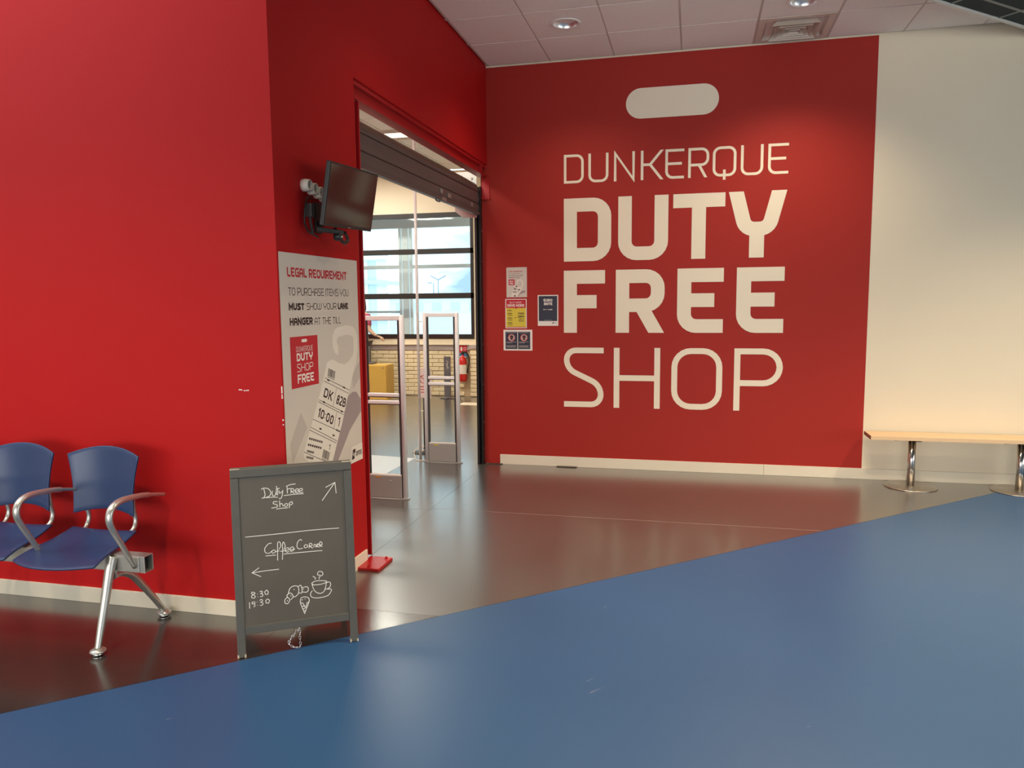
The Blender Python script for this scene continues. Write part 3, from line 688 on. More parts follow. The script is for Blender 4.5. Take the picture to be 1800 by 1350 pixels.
# little sign on a black stand
sx, sy = -2.79, 7.62
t = empty('sign_stand', (sx, sy, 0), 'small notice on a thin black pole with round foot between the gates', 'sign stand')
MB().lathe([(.13, 0), (.13, .006), (.03, .012), (.02, .03), (.012, .05), (.0001, .051)], (sx-.02, sy, 0), 32).build('foot', BLACK, t)
MB().tube([(sx-.02, sy, .02), (sx-.02, sy, .60)], .009, 10).build('pole', BLACK, t)
o = MB().box(sx-.075, sx+.075, sy-.024, sy-.020, .60, .915).build('notice_board', mat('pink_white_notice', (.78, .66, .62), .5), t)
FN = lambda a, b, d: (a, sy-.024-d, b)
m = MB(); ribbon(m, FN, V2(disc2((sx-.008, .80), .042, 24)), .007, .0006, True); ribbon(m, FN, V2([(sx-.036, .83), (sx+.02, .77)]), .007, .0006); m.build('prohibition_sign', INKR, o)
m = MB()
for k, z in enumerate((.72, .69, .66)): rect(m, FN, sx-.055, sx+.04-.01*k, z-.004, z+.004, .0006)
m.build('printed_lines', INKR, o)

# yellow cabinet, till, person, grey post, extinguisher
t = empty('yellow_cabinet', (-5.25, 11.75, 0), 'yellow cupboard against the brick wall, left in the opening', 'cabinet')
MB().box(-5.60, -4.91, 11.60, 11.90, .02, .605).build('body', YELP, t, bevel=.006)
MB().box(-5.59, -4.92, 11.585, 11.60, .03, .595).build('door', YELP, t, bevel=.004)
MB().lathe([(.011, 0), (.011, -.006), (.0001, -.008)], (-4.975, 11.585, .56), 14, axis='y').build('lock', STEEL, t)
MB().box(-5.30, -5.215, 11.583, 11.585, .20, .32).build('pink_label', mat('pink_label', (.66, .22, .25), .5), t)
t = empty('till_screen', (-5.37, 11.76, .606), 'dark grey till screen standing on the yellow cupboard', 'till')
MB().obox((-5.36, 11.76, .76), (1, 0, .0), (0, 1, 0), (0, 0, 1), .09, .02, .135).build('screen_housing', GREYP, t, bevel=.006)
MB().box(-5.46, -5.20, 11.66, 11.86, .606, .640).build('foot', GREYP, t, bevel=.006)
t = empty('grey_post', (-4.03, 12.1, 0), 'short dark grey post with white squiggle before the brick wall', 'post')
MB().box(-4.085, -3.975, 12.08, 12.12, .03, .715).build('panel', GREYP, t, bevel=.003)
FG = lambda a, b, d: (a, 12.08-d, b)
m = MB(); ribbon(m, FG, round_path([(-4.045, .64, 0), (-4.00, .64, 1), (-4.04, .56, 1), (-3.995, .52, 0)], False, .02), .007, .0006); ribbon(m, FG, round_path([(-4.05, .60, 0), (-4.02, .60, 1), (-4.03, .50, 0)], False, .02), .006, .0006); m.build('squiggle_mark', PAPERW, t)
m = MB().box(-4.16, -3.80, 12.08, 12.11, 0, .018); m.obox((-4.03, 12.1, .009), (0, 1, 0), (1, 0, 0), (0, 0, 1), .12, .02, .009); m.build('foot_bars', GREYP, t, bevel=.003)
ex, ey = -3.845, 12.385
t = empty('fire_extinguisher', (ex, ey, .27), 'red fire extinguisher with black hose hung on the brick wall', 'fire extinguisher')
MB().lathe([(.055, .27), (.068, .285), (.07, .32), (.07, .60), (.062, .65), (.035, .69), (.018, .70), (.018, .73)], (ex, ey, 0), 28).build('cylinder', EXTR, t)
MB().lathe([(.0712, .40), (.0712, .56)], (ex, ey, 0), 28, close=True).build('white_label', WPLAS, t)
MB().box(ex-.02, ex+.02, ey-.02, ey+.02, .73, .765).box(ex-.01, ex+.07, ey-.012, ey+.012, .765, .785).build('valve_handle', BLACK, t, bevel=.004)
MB().tube(curve_pts([(ex, ey-.02, .75), (ex+.06, ey-.03, .78), (ex+.115, ey-.02, .70), (ex+.115, ey, .60), (ex+.095, ey+.0, .50), (ex+.082, ey, .42)], 6), [.010]*25+[.013]*6, 10).build('hose', BLACK, t)
MB().box(ex-.02, ex+.02, ey+.066, YS-.042, .55, .60).build('wall_hook', GALV, t)
o = MB().box(-3.93, -3.785, YS-.052, YS-.046, .76, .885).build('wall_sign', INKR, None, label='red square sign above the fire extinguisher', cat='sign')
FS = lambda a, b, d: (a, YS-.052-d, b)
m = MB(); ribbon(m, FS, V2(disc2((-3.822, .83), .022, 18)), .006, .0006, True); rect(m, FS, -3.90, -3.87, .79, .86, .0006); m.build('white_symbol', PAPERW, o)
o = MB().box(-3.93, -3.785, YS-.046, YS-.042, .66, .75).build('wall_notice', BLUEL, None, label='small blue and white notice behind the extinguisher hose', cat='notice')
m = MB(); FS2 = lambda a, b, d: (a, YS-.046-d, b); rect(m, FS2, -3.92, -3.80, .668, .70, .0006); m.build('white_band', PAPERW, o)
o = MB().box(-3.49, -3.42, YS-.012, YS-.001, 1.04, 1.10).build('light_switch', WPLAS, None, bevel=.003, label='small square switch on the cream wall beside the shop window', cat='switch')
m = MB().box(-3.475, -3.435, YS-.016, YS-.012, 1.052, 1.088); m.build('rocker', BLACK, o)
MB().box(-3.62, -3.22, 11.37, 11.66, 0, .004).build('cream_floor_patch', SHOPW, None, label='pale cream rectangle lying on the shop floor near the brick wall', cat='mat')  # thin flat cream rectangle on the shop floor
m = MB().prism([(-3.45, 6.62), (-2.82, 6.55), (-2.80, 7.30), (-3.35, 7.38)], 0, .0015); m.build('floor_sheet', SHEET, None, label='pale protective sheet on the shop floor behind the nearer gate', cat='mat')

# person behind the cupboard, mostly hidden by the red post
def skin_chain(name, pts, edges, rads, m, parent, root=0, sub=2):
    base = wpos(parent)
    me = D.meshes.new(name); me.from_pydata([Vector(p)-base for p in pts], edges, []); o = link(D.objects.new(name, me)); o.parent = parent
    me.materials.append(m)
    s = o.modifiers.new('skin', 'SKIN'); s.use_smooth_shade = True
    for i, r in enumerate(rads):
        r = r if hasattr(r, '__len__') else (r, r); me.skin_vertices[0].data[i].radius = r
    for i in range(len(pts)): me.skin_vertices[0].data[i].use_root = (i == root)
    s2 = o.modifiers.new('sub', 'SUBSURF'); s2.levels = sub; s2.render_levels = sub
    return o
PX, PY = -5.60, 12.12
pr_ = empty('person', (PX, PY, 0), 'person in a magenta top reaching an arm out behind the yellow cupboard', 'person')
P_ = [(PX, PY, .96), (PX, PY, 1.10), (PX, PY, 1.28), (PX, PY, 1.42), (PX, PY-.01, 1.50), (PX, PY-.02, 1.60), (PX, PY-.02, 1.70),
      (PX+.15, PY-.02, 1.40), (PX+.20, PY-.10, 1.17), (PX+.33, PY-.14, 1.085), (PX+.37, PY-.15, 1.065),
      (PX-.15, PY, 1.40), (PX-.20, PY-.02, 1.14), (PX-.16, PY-.16, .94), (PX-.15, PY-.20, .90),
      (PX+.09, PY, .90), (PX+.10, PY, .50), (PX+.10, PY, .09), (PX+.11, PY-.10, .035), (PX-.09, PY, .90), (PX-.10, PY, .50), (PX-.10, PY, .09), (PX-.11, PY-.10, .035)]
E_ = [(0, 1), (1, 2), (2, 3), (3, 4), (4, 5), (5, 6), (3, 7), (7, 8), (8, 9), (9, 10), (3, 11), (11, 12), (12, 13), (13, 14), (0, 15), (15, 16), (16, 17), (17, 18), (0, 19), (19, 20), (20, 21), (21, 22)]
Rd = [(.14, .10), (.12, .09), (.14, .10), (.12, .085), .05, (.072, .085), (.07, .085), .052, .042, .028, .026, .052, .042, .028, .026, .085, .06, .04, .035, .085, .06, .04, .035]
skin_chain('body', P_, E_, Rd, SKIN, pr_)
skin_chain('shirt', [P_[0], P_[1], P_[2], (PX, PY, 1.41), P_[7], (PX+.19, PY-.085, 1.20), P_[11], (PX-.19, PY-.015, 1.20)], [(0, 1), (1, 2), (2, 3), (3, 4), (4, 5), (3, 6), (6, 7)], [(.158, .115), (.142, .108), (.156, .112), (.13, .098), .064, .058, .064, .058], PINK, pr_)
skin_chain('trousers', [(PX, PY, .97), P_[15], P_[16], (PX+.10, PY, .10), P_[19], P_[20], (PX-.10, PY, .10)], [(0, 1), (1, 2), (2, 3), (0, 4), (4, 5), (5, 6)], [(.15, .112), .098, .074, .058, .098, .074, .058], GREYC, pr_)
for sgn in (-1, 1):
    skin_chain('shoe', [(PX+sgn*.10, PY+.03, .045), (PX+sgn*.11, PY-.08, .038), (PX+sgn*.11, PY-.17, .03)], [(0, 1), (1, 2)], [.048, .045, .032], BLACK, pr_)
skin_chain('hair', [(PX, PY+.02, 1.76), (PX, PY+.05, 1.66), (PX+.02, PY+.06, 1.55), (PX+.05, PY+.05, 1.46)], [(0, 1), (1, 2), (2, 3)], [(.082, .09), (.088, .08), .075, .05], HAIR, pr_)
m = MB()
for sgn in (-1, 1): m.lathe([(.0001, -.009), (.007, -.006), (.010, 0), (.007, .006), (.0001, .008)], (PX+sgn*.028, PY-.098, 1.655), 10, axis='y')
m.build('eyes', HAIR, pr_, kind='stuff'); skin_chain('nose', [(PX, PY-.095, 1.65), (PX, PY-.118, 1.615)], [(0, 1)], [.009, .013], SKIN, pr_)
MB().obox((PX, PY-.098, 1.575), (1, 0, 0), (0, 1, 0), (0, 0, 1), .024, .006, .006).build('mouth', PINK, pr_, bevel=.003)
def hand(w0, d, palm_up, side):
    """w0 wrist, d forward dir; five fingers"""
    w0 = Vector(w0); d = Vector(d).normalized(); s_ = d.cross(Vector(palm_up)).normalized()*side; dn = -Vector(palm_up)
    pal = w0+d*.045
    skin_chain('palm', [w0, w0+d*.045, w0+d*.085], [(0, 1), (1, 2)], [(.024, .020), (.036, .016), (.036, .014)], SKIN, pr_)
    for k, (off, ln) in enumerate(((-.030, .060), (-.010, .072), (.010, .068), (.029, .054))):
        a = w0+d*.075+s_*off; b = a+d*ln*.45+dn*.008; c = b+d*ln*.32+dn*.022; e = c+d*ln*.12+dn*.026
        skin_chain('finger', [a, b, c, e], [(0, 1), (1, 2), (2, 3)], [.0095, .009, .008, .007], SKIN, pr_, sub=1)
    a = w0+d*.03-s_*.028; skin_chain('thumb', [a, a+d*.03-s_*.022+dn*.008, a+d*.058-s_*.026+dn*.02], [(0, 1), (1, 2)], [.011, .010, .008], SKIN, pr_, sub=1)
hand(P_[10], (1, -.25, -.25), (0, 0, 1), 1)
hand(P_[14], (.1, -.8, -.6), (0, -.5, .8), -1)

# ------------------------------------------------------------------ television, bracket, socket strip
tvc = Vector((-1.780, 3.800, 2.161)); Rz = Matrix.Rotation(1.548, 3, 'Z') @ Matrix.Rotation(.187, 3, 'X') @ Matrix.Rotation(-.033, 3, 'Y')
tx, ty, tz = Rz @ Vector((1, 0, 0)), Rz @ Vector((0, 1, 0)), Rz @ Vector((0, 0, 1))
t = empty('television', tuple(tvc), 'small black flat television hung tilted on the red wall by the opening', 'television')
hw, hh = .275, .160
MB().obox(tvc+ty*.012, tx, ty, tz, hw, .012, hh).build('casing', BLACK, t, bevel=.004)
MB().obox(tvc+ty*.034-tz*.02, tx, ty, tz, hw*.72, .014, hh*.72).build('rear_cover', BLACK, t, bevel=.008)
MB().obox(tvc-ty*.0006+tz*.004, tx, ty, tz, hw-.008, .0012, hh-.014).build('screen', SCREEN, t)
MB().obox(tvc-ty*.001-tz*(hh-.006), tx, ty, tz, .012, .001, .002).build('status_light', CHROME, t)
t = empty('wall_bracket', (XW, 3.75, 2.03), 'black jointed wall bracket behind and below the television', 'bracket')
bc = tvc+ty*.062
MB().obox(bc, tx, ty, tz, .055, .012, .085).build('mount_plate', BLACK, t, bevel=.003)
MB().box(XW, XW+.012, 3.72, 3.79, 1.98, 2.14).build('wall_plate', BLACK, t, bevel=.002)
MB().tube([(XW+.02, 3.755, 2.03), (XW+.05, 3.79, 2.035), (XW+.065, 3.80, 2.05), bc+ty*.012-tz*.02], .014, 10).build('arm', BLACK, t)
MB().obox((XW+.10, 3.69, 1.985), (.5, 1, -.05), (-1, .5, 0), (0, 0, 1), .085, .013, .011).build('lower_bar', BLACK, t, bevel=.003)
MB().lathe([(.018, -.02), (.022, -.014), (.022, .014), (.018, .02)], (XW+.125, 3.74, 1.958), 16, axis='x').build('joint_knob', BLACK, t)
MB().lathe([(.008, .02), (.008, .024), (.0001, .025)], (XW+.125, 3.74, 1.958), 10, axis='x').build('bolt', CHROME, t)
t = empty('socket_strip', (XW, 3.72, 2.19), 'white strip of round sockets on the red wall beside the television', 'socket strip')
for k in range(5):
    cy = 3.615+k*.063; cz = 2.212-k*.010
    MB().lathe([(.032, 0), (.032, .022), (.029, .026), (.029, .040), (.023, .042), (.021, .028), (.0001, .028)], (XW, cy, cz), 26, axis='x').build('socket', WPLAS, t)
    MB().lathe([(.0022, .028), (.0022, .029), (.0001, .0291)], (XW, cy-.008, cz), 8, axis='x').lathe([(.0022, .028), (.0022, .029), (.0001, .0291)], (XW, cy+.008, cz), 8, axis='x').build('pin_holes', BLACK, t)
MB().obox((XW+.009, 3.74, 2.192), (0, 1, -.16), (1, 0, 0), (0, 0, 1), .135, .009, .022).build('base_bar', WPLAS, t, bevel=.004)
MB().lathe([(.024, .042), (.024, .072), (.012, .086), (.0001, .087)], (XW, 3.615+3*.063, 2.182), 20, axis='x').build('black_plug', BLACK, None, label='black round plug in the socket strip behind the television', cat='plug')
cb = MB().tube(curve_pts([(XW+.06, 3.80, 2.19), (XW+.10, 3.72, 2.17), (XW+.09, 3.69, 2.10), (XW+.085, 3.70, 2.07), (XW+.09, 3.80, 2.06)], 8), .004, 8)
cb.build('white_cable', WPLAS, None, label='thin white cable curling behind the television', cat='cable')
cb = MB().tube(curve_pts([(XW+.03, 3.65, 2.150), (XW+.035, 3.585, 2.140), (XW+.03, 3.560, 2.04), (XW+.03, 3.59, 1.98), (XW+.055, 3.65, 1.952)], 8), .0045, 8)
cb.build('black_cable', BLACK, None, label='black cable bowed against the red wall left of the television', cat='cable')
cb = MB()
for k, (dy, dz) in enumerate(((0, 0), (.012, .008), (-.008, .014))):
    cb.tube(curve_pts([(XW+.10, 3.755+dy, 2.005), (XW+.115, 3.75+dy, 1.98), (XW+.13, 3.765+dy, 1.935+dz), (XW+.13, 3.81+dy, 1.925+dz), (XW+.13, 3.845+dy, 1.95), (XW+.11, 3.845+dy, 1.995)], 8), .0045, 8)
cb.build('cable_bundle', BLACK, None, label='black cables looping below the television', cat='cable')
cb = MB().box(XW+.012, XW+.05, 3.60, 3.635, 2.05, 2.12); cb.tube([(XW+.03, 3.617, 2.06), (XW+.03, 3.64, 1.97)], .008, 8)
cb.build('power_adapter', mat('dark_grey_plastic', (.05, .05, .05), .5), None, bevel=.003, label='dark grey power adapter hanging under the white socket strip', cat='adapter')

# ------------------------------------------------------------------ posters
FP = lambda a, b, d: (XW+.0015+d, a, b)       # large poster on the opening wall: a = y, b = z
po = MB().box(XW+.0002, XW+.0015, 3.345, 4.225, .660, 1.860).build('poster', PAPER, None, label='large white poster about lane hangers on the red wall behind the chalkboard', cat='poster')
m = MB(); text(m, FP, 'LEGAL REQUIREMENT', 3.417, 4.080, 1.741, 1.788, .0105, .0006, .10); m.build('red_headline', INKR, po)
m = MB(); text(m, FP, 'TO PURCHASE ITEMS YOU', 3.422, 4.098, 1.648, 1.688, .0042, .0006, .12)
m.build('thin_text', INKK, po, kind='stuff'); m = MB()
text(m, FP, 'SHOW YOUR', 3.600, 3.940, 1.574, 1.610, .0042, .0006, .12); m.build('thin_text', INKK, po, kind='stuff'); m = MB()
text(m, FP, 'AT THE TILL', 3.682, 3.990, 1.494, 1.532, .0042, .0006, .14); m.build('thin_text', INKK, po, kind='stuff')
m = MB(); text(m, FP, 'MUST', 3.421, 3.577, 1.574, 1.610, .0105, .0006, .10); text(m, FP, 'LANE', 3.957, 4.087, 1.574, 1.610, .0105, .0006, .10); text(m, FP, 'HANGER', 3.425, 3.660, 1.497, 1.536, .0105, .0006, .10); m.build('bold_text', INKK, po)
m = MB(); rect(m, FP, 3.420, 3.705, 1.178, 1.440, .0004); o = m.build('red_square', INKR, po)
m = MB(); ribbon(m, FP, V2([(3.541, 1.417), (3.583, 1.417)]), .016, .0009)
for q in (3.541, 3.583): poly(m, FP, disc2((q, 1.417), .008, 16), .00091)
text(m, FP, 'DUNKERQUE', 3.477, 3.651, 1.362, 1.389, .0022, .0009, .14); text(m, FP, 'DUTY', 3.479, 3.646, 1.314, 1.355, .0095, .0009, .12)
text(m, FP, 'SHOP', 3.479, 3.647, 1.259, 1.300, .0040, .0009, .14); text(m, FP, 'FREE', 3.481, 3.651, 1.200, 1.246, .0095, .0009, .12); m.build('white_lettering', PAPERW, o)
m = MB(); poly(m, FP, [(3.968, .926), (4.031, 1.062), (4.110, 1.085), (4.165, 1.080), (4.222, 1.03), (4.222, .955), (4.06, .862), (3.90, .715), (3.829, .723)], .0003)
m.build('printed_shadow', INKG, po)
m = MB(); poly(m, FP, [(4.11, 1.18), (4.222, 1.26), (4.222, 1.16), (4.12, 1.10)], .0002); m.build('pale_print_shade', INKG2, po); m = MB(); poly(m, FP, [(3.38, .90), (3.50, 1.05), (3.56, .96), (3.40, .80)], .0002); m.build('pale_print_shade', INKG2, po)
body = [(3.802, 1.282), (3.832, 1.292), (3.881, 1.294), (3.940, 1.271), (4.023, 1.256), (4.085, 1.275), (4.195, 1.34), (4.154, 1.234), (4.066, 1.096), (3.968, .926), (3.829, .723), (3.761, .735), (3.561, .777), (3.520, .805), (3.510, .833), (3.592, .949), (3.714, 1.128)]
m = MB(); poly(m, FP, body, .0006)
hook = round_path([(3.945, 1.345, 0), (3.905, 1.345, 1), (3.90, 1.44, 1), (4.05, 1.455, 1), (4.175, 1.44, 1), (4.170, 1.33, 1), (4.14, 1.25, 0)], False, .07)
ribbon(m, FP, hook, .055, .0008); o = m.build('hanger_tag_print', TAGW, po)
def stext(mb, o0, e1, e2, s, t, gap=.16):
    e1, e2 = Vector(e1), Vector(e2); text(mb, skew(o0, e1.normalized(), e2.normalized()), s, 0, e1.length, 0, e2.length, t, .0009, gap)
def skew(o0, ex_, ez_):
    o0 = Vector(o0); ex_ = Vector(ex_); ez_ = Vector(ez_)
    def f(a, b, d):
        q = o0+ex_*a+ez_*b; return FP(q.x, q.y, d)
    return f
m = MB()
for a, b in [((3.773, 1.202), (4.068, 1.101)), ((3.760, 1.187), (4.058, 1.082)), ((3.697, 1.090), (4.003, .976)), ((3.689, 1.081), (3.985, .967)), ((3.622, .996), (3.937, .875)), ((3.593, .958), (3.892, .829)), ((3.583, .944), (3.883, .818)), ((3.514, .839), (3.761, .735)), ((3.906, 1.129), (3.854, 1.032)), ((3.900, .993), (3.857, .908))]:
    ribbon(m, FP, V2([a, b]), .0030, .0009)
stext(m, (3.746, 1.101), (.094, -.036), (.028, .047), 'DK', .0105, .22)
stext(m, (3.893, 1.043), (.110, -.038), (.028, .049), '82B', .0105, .2)
stext(m, (3.670, 1.003), (.172, -.074), (.026, .046), '10:00', .0105, .2)
stext(m, (3.896, .918), (.026, -.011), (.022, .049), '1', .008)
stext(m, (3.780, .802), (.018, -.007), (.015, .028), '1', .005)
for org, e1, e2 in (((3.806, 1.210), (.084, -.026), (.013, .041)), ((3.707, .772), (.076, -.034), (.022, .041))):
    S1 = skew(org, e1, e2); xx = 0
    random.seed(9)
    while xx < .96:
        w1 = random.choice((.03, .05, .08)); rect(m, S1, xx, min(xx+w1, 1), 0, 1, .0009); xx += w1+random.choice((.03, .05))
    for k in range(9): rect(m, S1, .02+k*.11, .08+k*.11, -.20, -.08, .0009)
for cx, cz in ((3.80, 1.19), (3.99, 1.128), (3.74, 1.075), (3.95, .994), (3.69, .935), (3.84, .873)): S1 = skew((cx, cz), (.04, -.016), (.004, .008)); rect(m, S1, 0, .6, -.5, .5, .0009)
for r_, (cx, cz) in enumerate(((3.575, .900), (3.560, .870), (3.548, .838), (3.538, .808))):
    S1 = skew((cx, cz), (.15 if r_ < 2 else .075, -.048 if r_ < 2 else -.024), (.004, .011))
    for k in range(7): rect(m, S1, k/7, k/7+.10, -.5, .5, .0009)
S1 = skew((3.885, .895), (.05, -.02), (.005, .010))
for k in range(3): rect(m, S1, k/3, k/3+.2, -.5, .5, .0009)
m.build('tag_print', INKK, o)
m = MB(); poly(m, FP, [(4.062, .660), (4.225, .660), (4.225, .762), (4.078, .757)], .0010); o = m.build('white_logo_corner', TAGW, po)
m = MB(); poly(m, FP, [(4.074, .682), (4.108, .682), (4.128, .740), (4.092, .740)], .0013); text(m, FP, 'DFDS', 4.134, 4.212, .694, .722, .0062, .0013, .14); m.build('logo_print', INKK, o)
m = MB()
for a in range(4):
    c, s_ = math.cos(a*PI/2+.2), math.sin(a*PI/2+.2); q = lambda u, v: (4.101+u*c-v*s_, .711+u*s_+v*c)
    poly(m, FP, [q(0, 0), q(.013, .006), q(.009, 0), q(.013, -.006)], .0016)
m.build('cross_emblem', PAPERW, o)

# small notices on the red back wall
def notice(x0, x1, z0, z1, lab, m_=PAPERW, tilt=0):
    return MB().box(x0, x1, WFY-.0012, WFY-.0001, z0, z1).build('notice', m_, None, label=lab, cat='notice', group='paper notices on the red wall')
FQ = lambda a, b, d: (a, WFY-.0012-d, b)
o = notice(-1.782, -1.578, 1.657, 1.946, 'pale grey notice with small red square, topmost in the column of notices', PAPER)
m = MB(); text(m, FQ, 'LEGAL REQUIREMENT', -1.760, -1.618, 1.900, 1.910, .0022, .0004, .1); rect(m, FQ, -1.760, -1.700, 1.775, 1.830, .0004); m.build('red_print', INKR, o)
m = MB(); text(m, FQ, 'DUTY', -1.750, -1.712, 1.803, 1.818, .003, .0008); text(m, FQ, 'FREE', -1.750, -1.712, 1.783, 1.798, .003, .0008); m.build('white_print', PAPERW, o)
m = MB(); text(m, FQ, 'TO PURCHASE ITEMS YOU', -1.760, -1.618, 1.880, 1.888, .001, .0004); text(m, FQ, 'MUST SHOW YOUR LANE', -1.760, -1.620, 1.861, 1.869, .0018, .0004); text(m, FQ, 'HANGER AT THE TILL', -1.760, -1.645, 1.843, 1.851, .0018, .0004)
m.build('black_print', INKK, o)
m = MB(); poly(m, FQ, [(-1.685, 1.665), (-1.655, 1.720), (-1.600, 1.722), (-1.592, 1.705), (-1.640, 1.690), (-1.668, 1.665)], .0003); m.build('printed_shadow', INKG, o)
m = MB(); poly(m, FQ, [(-1.738, 1.672), (-1.698, 1.772), (-1.640, 1.752), (-1.620, 1.735), (-1.675, 1.663), (-1.725, 1.660)], .0006); ribbon(m, FQ, round_path([(-1.672, 1.785, 0), (-1.680, 1.815, 1), (-1.640, 1.825, 1), (-1.615, 1.800, 1), (-1.635, 1.745, 0)], False, .02), .013, .0006)
q = m.build('tag_print', TAGW, o)
m = MB(); text(m, FQ, 'DK', -1.708, -1.683, 1.728, 1.748, .004, .0009); text(m, FQ, '82B', -1.672, -1.645, 1.722, 1.736, .003, .0009); text(m, FQ, '10:00', -1.718, -1.682, 1.702, 1.716, .003, .0009); text(m, FQ, '1', -1.668, -1.662, 1.698, 1.712, .003, .0009)
rect(m, FQ, -1.708, -1.690, 1.665, 1.676, .0009); rect(m, FQ, -1.690, -1.674, 1.756, 1.766, .0009); m.build('tag_lettering', INKK, q)
o = notice(-1.795, -1.582, 1.356, 1.641, 'red and yellow offer notice, middle of the column of notices')
m = MB(); rect(m, FQ, -1.787, -1.590, 1.553, 1.634, .0004); poly(m, FQ, [(-1.700, 1.553), (-1.688, 1.543), (-1.676, 1.553)], .0006); rect(m, FQ, -1.787, -1.590, 1.364, 1.370, .0005); m.build('red_band', INKR, o)
m = MB(); rect(m, FQ, -1.787, -1.590, 1.370, 1.553, .0004); m.build('yellow_field', INKY, o)
m = MB(); text(m, FQ, 'BUY MORE', -1.750, -1.632, 1.598, 1.614, .0018, .0008, .12); text(m, FQ, 'SAVE MORE', -1.776, -1.604, 1.565, 1.590, .0052, .0008, .1); m.build('white_print', PAPERW, o)
m = MB()
for z, s1 in ((1.522, '$150+'), (1.494, '$250+'), (1.448, '$300+'), (1.402, '$350+')):
    text(m, FQ, s1, -1.773, -1.722, z, z+.013, .0030, .0008, .12)
    if s1 != '$150+':
        for k in range(2): rect(m, FQ, -1.767, -1.724, z-.009-.008*k, z-.006-.008*k, .0008)
text(m, FQ, 'FREE', -1.668, -1.606, 1.490, 1.508, .0038, .0008, .1); text(m, FQ, 'DAY', -1.668, -1.606, 1.459, 1.481, .0055, .0008, .1); text(m, FQ, 'TRIP TO', -1.664, -1.610, 1.440, 1.451, .0024, .0008, .1); text(m, FQ, 'FRANCE', -1.664, -1.610, 1.421, 1.432, .0024, .0008, .1)
m.build('black_print', INKK, o)
m = MB(); text(m, FQ, '+', -1.706, -1.680, 1.448, 1.474, .0035, .0008); m.build('red_plus', INKR, o)
o = notice(-1.817, -1.527, 1.138, 1.341, 'wide notice with two dark panels and round face symbols, lowest of the column')
m = MB(); rect(m, FQ, -1.797, -1.677, 1.152, 1.322, .0004); rect(m, FQ, -1.671, -1.549, 1.152, 1.322, .0004); m.build('navy_panel', INKN, o)
m = MB(); mr_ = MB(); mk = MB()
for cx in (-1.736, -1.611):
    poly(m, FQ, disc2((cx, 1.264), .036, 28), .0007); ribbon(mr_, FQ, V2(disc2((cx, 1.264), .033, 28)), .005, .0012, True); ribbon(mr_, FQ, V2([(cx-.024, 1.286), (cx+.024, 1.242)]), .004, .0014)
    poly(mk, FQ, [(cx-.008, 1.242), (cx+.012, 1.242), (cx+.010, 1.254), (cx+.020, 1.266), (cx+.014, 1.284), (cx, 1.289), (cx-.014, 1.282), (cx-.018, 1.268), (cx-.010, 1.256)], .0010)
    for z, w1 in ((1.313, .10), (1.222, .10), (1.213, .06), (1.186, .10), (1.178, .09), (1.170, .10)): rect(m, FQ, cx-.052, cx-.052+w1, z-.0015, z+.0015, .0007)
m.build('white_print', INKG2, o); mr_.build('red_ring', INKR, o); mk.build('black_head_shape', INKK, o)
o = notice(-1.472, -1.271, 1.379, 1.676, 'dark navy euro rate notice beside the letter F')
m = MB(); rect(m, FQ, -1.462, -1.281, 1.425, 1.666, .0004); m.build('navy_panel', INKN, o)
m = MB(); text(m, FQ, 'EURO', -1.414, -1.328, 1.612, 1.638, .0062, .0008, .12); text(m, FQ, 'RATE', -1.410, -1.328, 1.578, 1.604, .0062, .0008, .12); text(m, FQ, '$1 = 1.098', -1.416, -1.328, 1.531, 1.541, .0024, .0008, .14); rect(m, FQ, -1.405, -1.335, 1.433, 1.4345, .0008); m.build('white_print', PAPERW, o)
m = MB(); poly(m, FQ, [(-1.330, 1.400), (-1.318, 1.400), (-1.312, 1.415), (-1.325, 1.412)], .0004); text(m, FQ, 'DFDS', -1.308, -1.290, 1.404, 1.411, .0015, .0004); m.build('black_print', INKK, o)

# ------------------------------------------------------------------ chalkboard pavement sign
L0 = Vector((-1.982, 2.909, 0)); T = Vector((.849, .529, 0)).normalized(); N0 = Vector((-T.y, T.x, 0)); U = (Vector((0, 0, .86))+N0*.08).normalized(); NN = T.cross(U).normalized()   # towards the camera side
if NN.dot(Vector((0, -1, 0))) < 0: NN = -NN
FC = lambda a, b, d: L0+T*a+U*b+NN*d
sb = empty('chalkboard_sign', tuple(L0+T*.26+N0*.1), 'grey wooden A-frame chalkboard sign on the floor before the poster', 'sign')
def cbox(a0, a1, b0, b1, d0, d1, name, m_, bevel=.003, parent=sb, **k):
    mb = MB(); mb.obox(FC((a0+a1)/2, (b0+b1)/2, (d0+d1)/2), T, NN, U, (a1-a0)/2, (d1-d0)/2, (b1-b0)/2); return mb.build(name, m_, parent, bevel=bevel, **k)
cbox(-.012, .024, .002, .822, -.022, 0, 'front_leg', GREYB); cbox(.494, .530, .002, .822, -.022, 0, 'front_leg', GREYB)
cbox(-.012, .530, .823, .862, -.022, 0, 'top_rail', GREYB); cbox(.0245, .4935, .105, .143, -.022, -.001, 'bottom_rail', GREYB)
cd = cbox(.0245, .4935, .143, .822, -.016, -.007, 'writing_panel', BOARD, 0)
cbox(-.012, .030, .862, .864, -.020, -.002, 'scuffed_edge', SCUFF, 0); cbox(.488, .530, .862, .864, -.020, -.002, 'scuffed_edge', SCUFF, 0)
for a0, a1 in ((-.0128, -.006), (.018, .0248), (.4932, .499), (.524, .5308)): cbox(a0, a1, .002, .016, -.021, .0006, 'scuffed_edge', SCUFF, 0)
